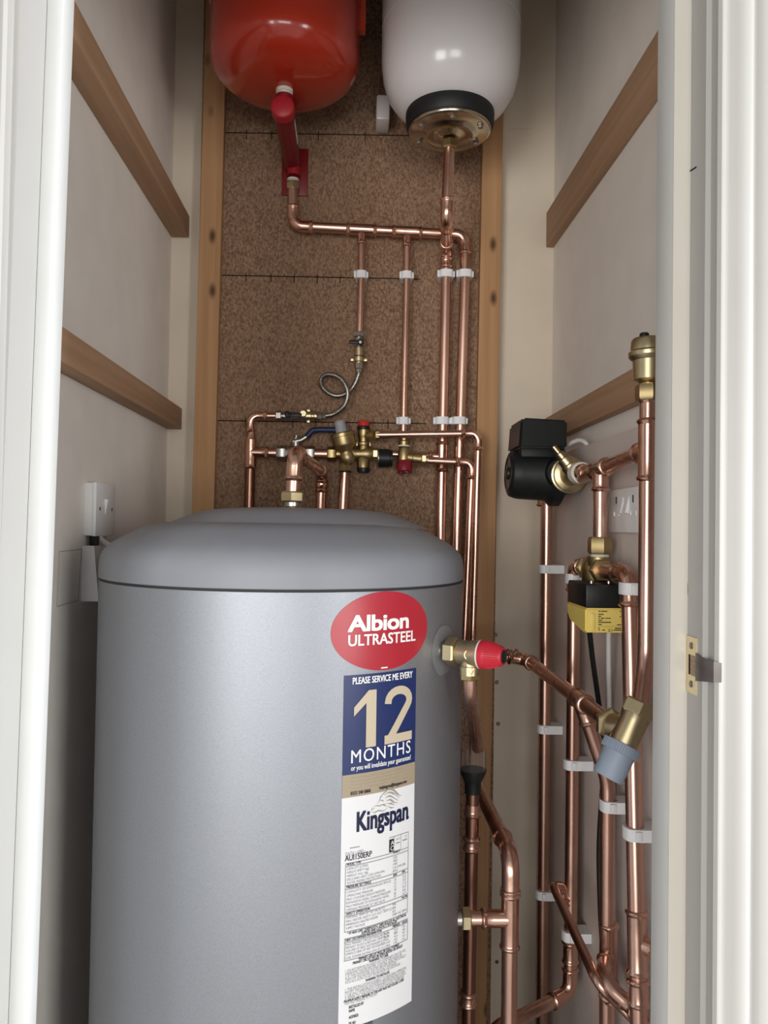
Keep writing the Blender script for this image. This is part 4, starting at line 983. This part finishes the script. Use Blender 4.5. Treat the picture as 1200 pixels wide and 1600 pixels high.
obj('label_print', bm, 'ink_black', ycv, 'upside down black print')
for i, (px, py) in enumerate(((923, 916), (950, 916))):
    bm = nb(); c_ = P(px, py, ay0 + .006); lathe(bm, (c_.x, ay0 + .003, za0 + .001), (0, 0, 1), [(0, .0028), (.004, .0028)], 12); obj('screw', bm, 'chrome', dvv)
# actuator cables
pts = [P(921, 985, 1.165), P(926, 1030, 1.19), P(933, 1080, 1.22), P(940, 1130, 1.23), P(945, 1180, 1.235), P(940, 1250, 1.245), P(936, 1330, 1.255), P(938, 1420, 1.255), P(942, 1500, 1.250), P(948, 1640, 1.245)]
bm = nb(); sweep(bm, catmull(pts), .0042, 12); tag(obj('power_cable', bm, 'black'), 'black cable hanging from the yellow actuator', 'cable')
pts = [P(951, 985, 1.165), P(951, 1040, 1.18), P(952, 1100, 1.20), P(953, 1160, 1.20), P(957, 1240, 1.215), P(960, 1400, 1.215), P(965, 1640, 1.215)]
bm = nb(); sweep(bm, catmull(pts), .0038, 12); tag(obj('power_cable', bm, 'cable_white'), 'white cable hanging from the yellow actuator', 'cable')

# ---- automatic bypass valve
bp = thing('bypass_valve', 'angled brass bypass valve with a large blue grey head by the door frame', 'valve', P(960, 1200, .96))
b0 = P(1003, 1097, .968); b1 = P(951, 1211, .956); db = (b1 - b0).normalized(); LB = (b1 - b0).length
bm = nb(); lathe(bm, b0, db, [(.010, .0172), (LB * .20, .0188), (LB * .26, .0182), (LB * .60, .0182)], 36)
dBn = (Bn - Bf).normalized(); bj = b0.lerp(b1, .38); be = Bn + dBn * .012; bo = (be - bj); lathe(bm, bj, bo, [(0, .0165), (bo.length * .5, .0165), (bo.length, .0160)], 28); obj('valve_body', bm, 'brass_pale', bp, sharp=40)
nutpart(bp, b0, db, .038, .019, 'brass_pale'); nutpart(bp, Bn - dBn * .002, dBn, .036, .014, 'brass_pale')
hb0 = LB * .57
bm = nb(); prof_ = [(hb0, .020), (hb0 + .0005, .0230), (hb0 + .012, .0230), (hb0 + .013, .0203), (hb0 + .044, .0190), (hb0 + .047, .0172)]; lathe(bm, b0, db, prof_, 40); hd = obj('head', bm, 'greyplastic', bp, 'blue grey plastic head')
bm = nb()
nn = V((0, 1, 0)) - db * db.y; nn.normalize(); n2 = db.cross(nn)
for k in range(44):
    a = 2 * PI * k / 44; e_ = nn * math.cos(a) + n2 * math.sin(a); sweep(bm, [b0 + db * (hb0 + .001) + e_ * .0229, b0 + db * (hb0 + .0125) + e_ * .0229], .0008, 6)
obj('knurling', bm, 'greyplastic', hd)

# ---- clips on the right wall
GC2 = 'white pipe clips on the right wall'
def rclip(base, y, px, label, r=r22): clip(V((XP, base.y, S(px, y).z)), nR, r, WR, label, GC2)
rclip(Fp, 890, 858, 'top white clip on the riser under the pump')
rclip(Fp, 1140, 853, 'middle white clip on the riser under the pump')
rclip(Fp, 1399, 850, 'lowest white clip on the riser under the pump, by the thin arch')
rclip(Gp, 903, 893, 'white clip just left of the black actuator')
rclip(Gp, 1194, 895, 'white clip on the second pipe, level with the grey valve head')
rclip(Hp, 919, 984, 'white clip just right of the black actuator, on the bend', r22 + .0006)
rclip(Hz(1301), 1301, 993, 'lowest right white clip beside the door frame', r22 + .0006)
rclip(V((XP, YJ, 0)), 1257, 953, 'white clip below the blue grey bypass head')
rclip(Gp, 1457, 890, 'small white clip half hidden behind the diagonal thin pipe')

# ================================================================== CYLINDER SIDE FITTINGS
# temperature and pressure relief valve
phv, zvv = cyl_hit(692, 1016)
vb = cyl_pt(phv, zvv); vd = V((math.sin(phv), -math.cos(phv), 0)); tip = P(795, 1022, vb.y)
tp = thing('relief_valve', 'brass pressure relief valve with ribbed red cap on the cylinder side', 'valve', vb)
def upx(px):                                  # distance along the valve axis that shows at column px
    a, b = vb, vb + vd * .2; return (on(a, b, px) - vb).length
U_ = upx
bm = nb(); lathe(bm, vb, vd, [(U_(697), .0120), (U_(714), .0125), (U_(717), .0155), (U_(720), .0165), (U_(733), .0155), (U_(737), .0175), (U_(751), .0180)], 36)
od = vb + vd * U_(734); zq = lambda y: P(735, y, od.y).z
lathe(bm, od, (0, 0, -1), [(0, .0120), (od.z - zq(1040), .0120), (od.z - zq(1041), .0135), (od.z - zq(1054), .0135)], 30); obj('valve_body', bm, 'brass_pale', tp, sharp=40)
bm = nb(); lathe(bm, od - V((0, .0172, 0)) - vd * .004, (0, -1, 0), [(-.002, .0068), (.0005, .0068), (.0005, .0052), (-.002, .0052)], 24, cap=False); sweep(bm, [od + V((-.004, -.0134, od.z * 0 + zq(1045) - od.z)), od + V((0, -.0138, zq(1051) - od.z)), od + V((.004, -.0134, zq(1045) - od.z))], .0006, 6); obj('cast_marks', bm, 'brass_pale', tp)
nutpart(tp, vb + vd * U_(698), vd, .034, U_(715) - U_(698), 'brass_pale')
nutpart(tp, V((od.x, od.y, zq(1062))), (0, 0, 1), .024, zq(1053) - zq(1062), 'brass')
bm = nb(); lathe(bm, vb, vd, [(-.004, .0135), (U_(695), .0135), (U_(696), .011), (U_(699), .011)], 28); obj('boss', bm, 'chrome', tp, 'silver threaded boss')
bm = nb(); lathe(bm, vb, vd, [(.0005, .0335), (.0012, .0338), (.0018, .0325), (.0018, .013)], 48); obj('cover_disc', bm, 'film', tp, 'translucent round cover disc')
bm = nb(); lathe(bm, vb, vd, [(U_(751) - .0005, .0188), (U_(753), .0188)], 36); obj('cap_washer', bm, 'clip', tp)
bm = nb(); lathe(bm, vb, vd, [(U_(752.5), .0182), (U_(753), .0192), (U_(760), .0188), (U_(761), .0180), (U_(785), .0125), (U_(787), .0110)], 36); cap = obj('cap', bm, 'red_cap', tp, 'ribbed red cap')
bm = nb(); s1 = V((0, 0, 1)); s2 = vd.cross(s1)
for k in range(36):
    a = 2 * PI * k / 36; e_ = s1 * math.cos(a) + s2 * math.sin(a); sweep(bm, [vb + vd * U_(763) + e_ * .0178, vb + vd * U_(783) + e_ * .0130], .0006, 5)
obj('cap_ribs', bm, 'red_cap', cap)
bm = nb(); lathe(bm, vb, vd, [(U_(785.5), .0090), (U_(788), .0088), (U_(789), .006)], 20); obj('cap_tip', bm, 'black', cap, 'black tip')
# discharge pipe
dp0 = V((od.x, od.y, zq(1048))); dp1 = P(746, 1168, 1.195)
bm_l = run('short copper discharge pipe below the brass relief valve, open above the tundish', [dp0, V((dp0.x + .002, dp0.y + .004, zq(1085))), dp1], .0092, ['b'], group='copper pipes beside the cylinder', R=.2)
# tundish
yt = 1.215
tu = thing('tundish', 'black funnel tundish with clear ribbed top under the discharge pipe', 'tundish', P(738, 1240, yt))
zt_ = lambda y: P(738, y, yt).z; xt = P(739, 1200, yt).x
bm = nb(); lathe(bm, (xt, yt, zt_(1239)), (0, 0, 1), [(0, .0125), (zt_(1222) - zt_(1239), .0130), (zt_(1218) - zt_(1239), .0150), (zt_(1207) - zt_(1239), .0205), (zt_(1202) - zt_(1239), .0215)], 30); obj('funnel', bm, 'black', tu)
bm = nb(); lathe(bm, (xt, yt, zt_(1202)), (0, 0, 1), [(0, .0200), (zt_(1172) - zt_(1202), .0190), (zt_(1172) - zt_(1202), .0178), (0, .0188)], 30, cap=False); obj('clear_shroud', bm, 'clear', tu, 'clear plastic shroud')
bm = nb()
for k in range(10):
    a = 2 * PI * k / 10; e_ = V((math.cos(a), math.sin(a), 0)) * .0198; sweep(bm, [V((xt, yt, zt_(1203))) + e_, V((xt, yt, zt_(1175))) + e_ * .97], .0010, 6)
obj('shroud_ribs', bm, 'clear', tu)
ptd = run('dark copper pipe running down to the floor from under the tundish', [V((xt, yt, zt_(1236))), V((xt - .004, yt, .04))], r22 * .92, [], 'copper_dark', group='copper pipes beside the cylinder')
coupling(ptd, V((xt, yt, zt_(1266))), (0, 0, 1), r22 * .92, .010, ends=(1, 0)); coupling(ptd, V((xt - .001, yt, zt_(1318))), (0, 0, 1), r22 * .92, .012)
coupling(ptd, V((xt - .003, yt, zt_(1560))), (0, 0, 1), r22 * .92, .012)

# coil connection, tee and its legs
YK = 1.145; zk = P(790, 1435, YK).z; xk = P(797, 1435, YK).x; zke = P(797, 1335, YK).z
xs = XC + math.sqrt(R * R - (YC - YK) ** 2)
kb = P(733, 1262, 1.50)
co = run('copper coil pipe beside the cylinder, from the floor up through a tee and bending back', [V((xk, YK, .03)), V((xk, YK, zke)), V((xk - .003, 1.55, zke))], r22 * 1.05, ['e'], group='copper pipes beside the cylinder', R=.045)
tee(co, (xk, YK, zk), (0, 0, 1), (-1, 0, 0), r22 * 1.05, r22 * 1.0, .045, .044)
stb = run('short copper stub joining the lower cylinder boss to the coil tee', [V((xs + .010, YK, zk)), V((xk, YK, zk))], r22, [], group='copper pipes beside the cylinder')
nutpart(stb, (xs + .004, YK, zk), (1, 0, 0), .030, .014, 'brass_pale')
bm = nb(); lathe(bm, (xs - .003, YK, zk), (1, 0, 0), [(0, .0125), (.008, .0125)]); obj('boss', bm, 'chrome', stb, 'silver threaded boss')

# ================================================================== SWITCHES, SCREWS, STRIKE PLATE
def yfromx(px, py, X): return PX(px, py, X).y
# left fused switch
XF = XL + .019
y0, y1 = yfromx(150, 800, XF), yfromx(180, 800, XF); zt_s, zb_s = PX(150, 753, XF).z, PX(150, 838, XF).z
sw = thing('wall_switch', 'white single wall switch above the cylinder lid on the left wall', 'switch', (XL, (y0 + y1) / 2, zb_s))
bm = nb(); bb(bm, (XL, y0 + .001, zb_s + .001), (XF - .005, y1 - .001, zt_s - .001), .001); obj('back_box', bm, 'plastic', sw)
bm = nb(); bb(bm, (XF - .007, y0, zb_s), (XF, y1, zt_s), .0015); obj('face_plate', bm, 'plastic', sw)
ym = (y0 + y1) / 2; zm = (zt_s + zb_s) / 2 + .003
bm = nb(); prism(bm, [(XF - .001, ym - .010, zm - .013), (XF - .001, ym + .010, zm - .013), (XF - .001, ym + .010, zm + .014), (XF - .001, ym - .010, zm + .014)], (.001, 0, 0))
A = [bm.verts.new(q_) for q_ in ((XF, ym - .009, zm + .014), (XF, ym + .009, zm + .014), (XF + .006, ym + .009, zm + .0135), (XF + .006, ym - .009, zm + .0135), (XF, ym - .003, zm - .012), (XF, ym + .003, zm - .012))]
for f_ in ((0, 3, 2, 1), (3, 4, 5, 2), (0, 4, 3), (1, 2, 5), (0, 1, 5, 4)): bm.faces.new([A[i] for i in f_])
obj('rocker', bm, 'plastic', sw, 'wedge shaped rocker')
for s in (-1, 1):
    bm = nb(); lathe(bm, (XF - .001, ym + s * .030, zm - .002), (1, 0, 0), [(0, .0030), (.0014, .0030)], 14); obj('screw', bm, 'steel', sw)
# lower box, tilted
XF2 = XL + .019; zt_l, zb_l = PX(148, 853, XF2).z, PX(149, 941, XF2 + .007).z
y0l = yfromx(148, 853, XF2); y1l = y0l + .085
jb = thing('switch_box', 'white wedge shaped box below the left switch, half behind the cylinder', 'switch', (XL, y0l + .04, zb_l))
bm = nb(); poly = [(XL, y0l, zb_l), (XL + .027, y0l, zb_l), (XL + .018, y0l, zt_l), (XL, y0l, zt_l)]; prism(bm, poly, (0, y1l - y0l, 0)); obj('box_body', bm, 'plastic', jb)
bm = nb(); bb(bm, (XL + .006, y0l + .012, zt_l), (XL + .018, y0l + .024, zb_s), .001); obj('coupler', bm, 'black', jb, 'dark coupler between the boxes')
pts = [V((XL + .012, ym - .012, zb_s + .004)), P(158, 843, ym - .012), P(166, 849, ym - .016), P(175, 855, ym - .02), P(188, 864, ym - .01)]
bm = nb(); sweep(bm, catmull(pts), .0046, 12); tag(obj('power_cable', bm, 'cable_white'), 'white cable from the left switch running behind the cylinder lid', 'cable')

# double switched outlet on the right board
XO = XBD - .010
oy0 = yfromx(951, 800, XO); oy1 = oy0 - .146; oz1, oz0 = PX(951, 766, XO).z, PX(951, 832, XO).z
so_ = thing('double_socket', 'white double switched socket on the right wall behind the pump pipes', 'socket', (XBD, (oy0 + oy1) / 2, oz0))
bm = nb(); bb(bm, (XO, oy1, oz0), (XBD, oy0, oz1), .002); obj('face_plate', bm, 'plastic', so_)
hh = oz1 - oz0
for fy in (.42, .58):
    bm = nb(); yy = oy0 - .146 * fy
    prism(bm, [(XO + .001, yy - .0075, oz0 + hh * .42), (XO - .006, yy - .0075, oz0 + hh * .44), (XO - .0005, yy - .0075, oz0 + hh * .80), (XO + .001, yy - .0075, oz0 + hh * .80)], (0, .015, 0)); obj('rocker', bm, 'plastic', so_)
for fy in (.25, .75):
    bm = nb(); yy = oy0 - .146 * fy; bb(bm, (XO - .0004, yy - .002, oz0 + hh * .66), (XO + .001, yy + .002, oz0 + hh * .82)); obj('earth_slot', bm, 'line', so_, 'dark slot')
    for dy in (-.011, .011):
        bm = nb(); bb(bm, (XO - .0012, yy + dy - .0032, oz0 + hh * .38), (XO + .001, yy + dy + .0032, oz0 + hh * .48), .0004); obj('shutter', bm, 'plastic', so_)
# strike plate on the lining
sy0, sy1 = .8048, yfromx(1088, 1040, XLR - .0008)
sz1, sz0 = PX(1067, 990, XLR).z, PX(1067, 1076, XLR).z
sp_ = thing('strike_plate', 'brass latch strike plate screwed to the right door lining', 'strike plate', (XLR, (sy0 + sy1) / 2, sz0))
mh = (sz0 + sz1) / 2; hy0, hy1 = sy0 - (sy0 - sy1) * .22, sy1 - .0005; hz0, hz1 = mh - .0105, mh + .0105
bm = nb(); x_ = XLR - .0012
bb(bm, (x_, sy1, hz1), (XLR, sy0, sz1)); bb(bm, (x_, sy1, sz0), (XLR, sy0, hz0)); bb(bm, (x_, hy0, hz0), (XLR, sy0, hz1)); obj('plate', bm, 'brass_plate', sp_)
bm = nb(); bb(bm, (XLR - .0006, hy1, hz0), (XLR + .0002, hy0 - .002, hz1)); obj('keep_recess', bm, 'bare_wood', sp_, 'bare wood in the latch hole')
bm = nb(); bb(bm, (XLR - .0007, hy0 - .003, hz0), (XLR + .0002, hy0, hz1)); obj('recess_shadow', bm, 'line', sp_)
bm = nb(); lp = [(x_ - .0002, sy1 + .001, .004), (XLR - .0012, YF0 + .002, .002), (XLR + .0005, YF0 - .006, .001), (XLR + .0040, YF0 - .0150, .0), (XLR + .0100, YF0 - .0192, -.001)]
A = [[bm.verts.new((x, y + k, z)) for x, y, d in lp for z in (hz0 - d, hz1 + d)] for k in (0, -.0013)]
for i in range(len(lp) - 1):
    a = 2 * i
    bm.faces.new((A[1][a], A[1][a + 1], A[1][a + 3], A[1][a + 2])); bm.faces.new((A[0][a + 1], A[0][a], A[0][a + 2], A[0][a + 3]))
    bm.faces.new((A[0][a], A[1][a], A[1][a + 2], A[0][a + 2])); bm.faces.new((A[1][a + 1], A[0][a + 1], A[0][a + 3], A[1][a + 3]))
obj('curved_lip', bm, 'steel', sp_, 'tarnished curved lip')
for zc_ in ((sz1 + hz1) / 2, (sz0 + hz0) / 2):
    bm = nb(); lathe(bm, (x_ + .0005, (sy0 + sy1) / 2, zc_), (-1, 0, 0), [(0, .0036), (.0010, .0036), (.0014, .0026)], 16); obj('screw', bm, 'steel', sp_)
# chips in the paint of lining and the scratch above
bm = nb(); a = PX(1073, 890, XLR - .0003); b = PX(1072, 928, XLR - .0003)
prism(bm, [a, PX(1075, 922, XLR - .0003), PX(1074, 931, XLR - .0003), PX(1069, 927, XLR - .0003)], (.0006, 0, 0)); struct('paint_chip', bm, 'bare_wood', bpy.data.objects['trim_1'])
bm = nb(); sweep(bm, [PX(1074, 270, XLR - .0002), PX(1088, 261, XLR - .0002)], .0008, 6); struct('scratch', bm, 'line', bpy.data.objects['trim_1'])

# screws and staple in the back wall strip
for (px, py), lb in zip(((773, 992), (775, 1066), (777, 1131), (775, 1503)), ('screw head level with the red valve cap, in the back wall strip', 'screw head just below the red valve cap, in the back wall strip', 'screw head level with the tundish top, in the back wall strip', 'screw head low down beside the coil tee, in the back wall strip')):
    c_ = P(px, py, YW - .001); bm = nb(); lathe(bm, (c_.x + .002, YW, c_.z), (0, -1, 0), [(0, .0042), (.0012, .0042), (.0022, .0026)], 16)
    box(bm, (c_.x + .002, YW - .0024, c_.z), (.0045, .0008, .0010)); tag(obj('screw_head', bm, 'steel'), lb, 'screw', 'screws in the back wall')
bm = nb(); a, b = P(797, 201, YW - .0012), P(829, 201, YW - .0012)
sweep(bm, fillet([a + V((0, .002, 0)), a, b, b + V((0, .002, 0))], .001, 4), .0012, 8); tag(obj('wire_staple', bm, 'wallback'), 'painted over wire staple in the back wall, right of the white vessel', 'staple')
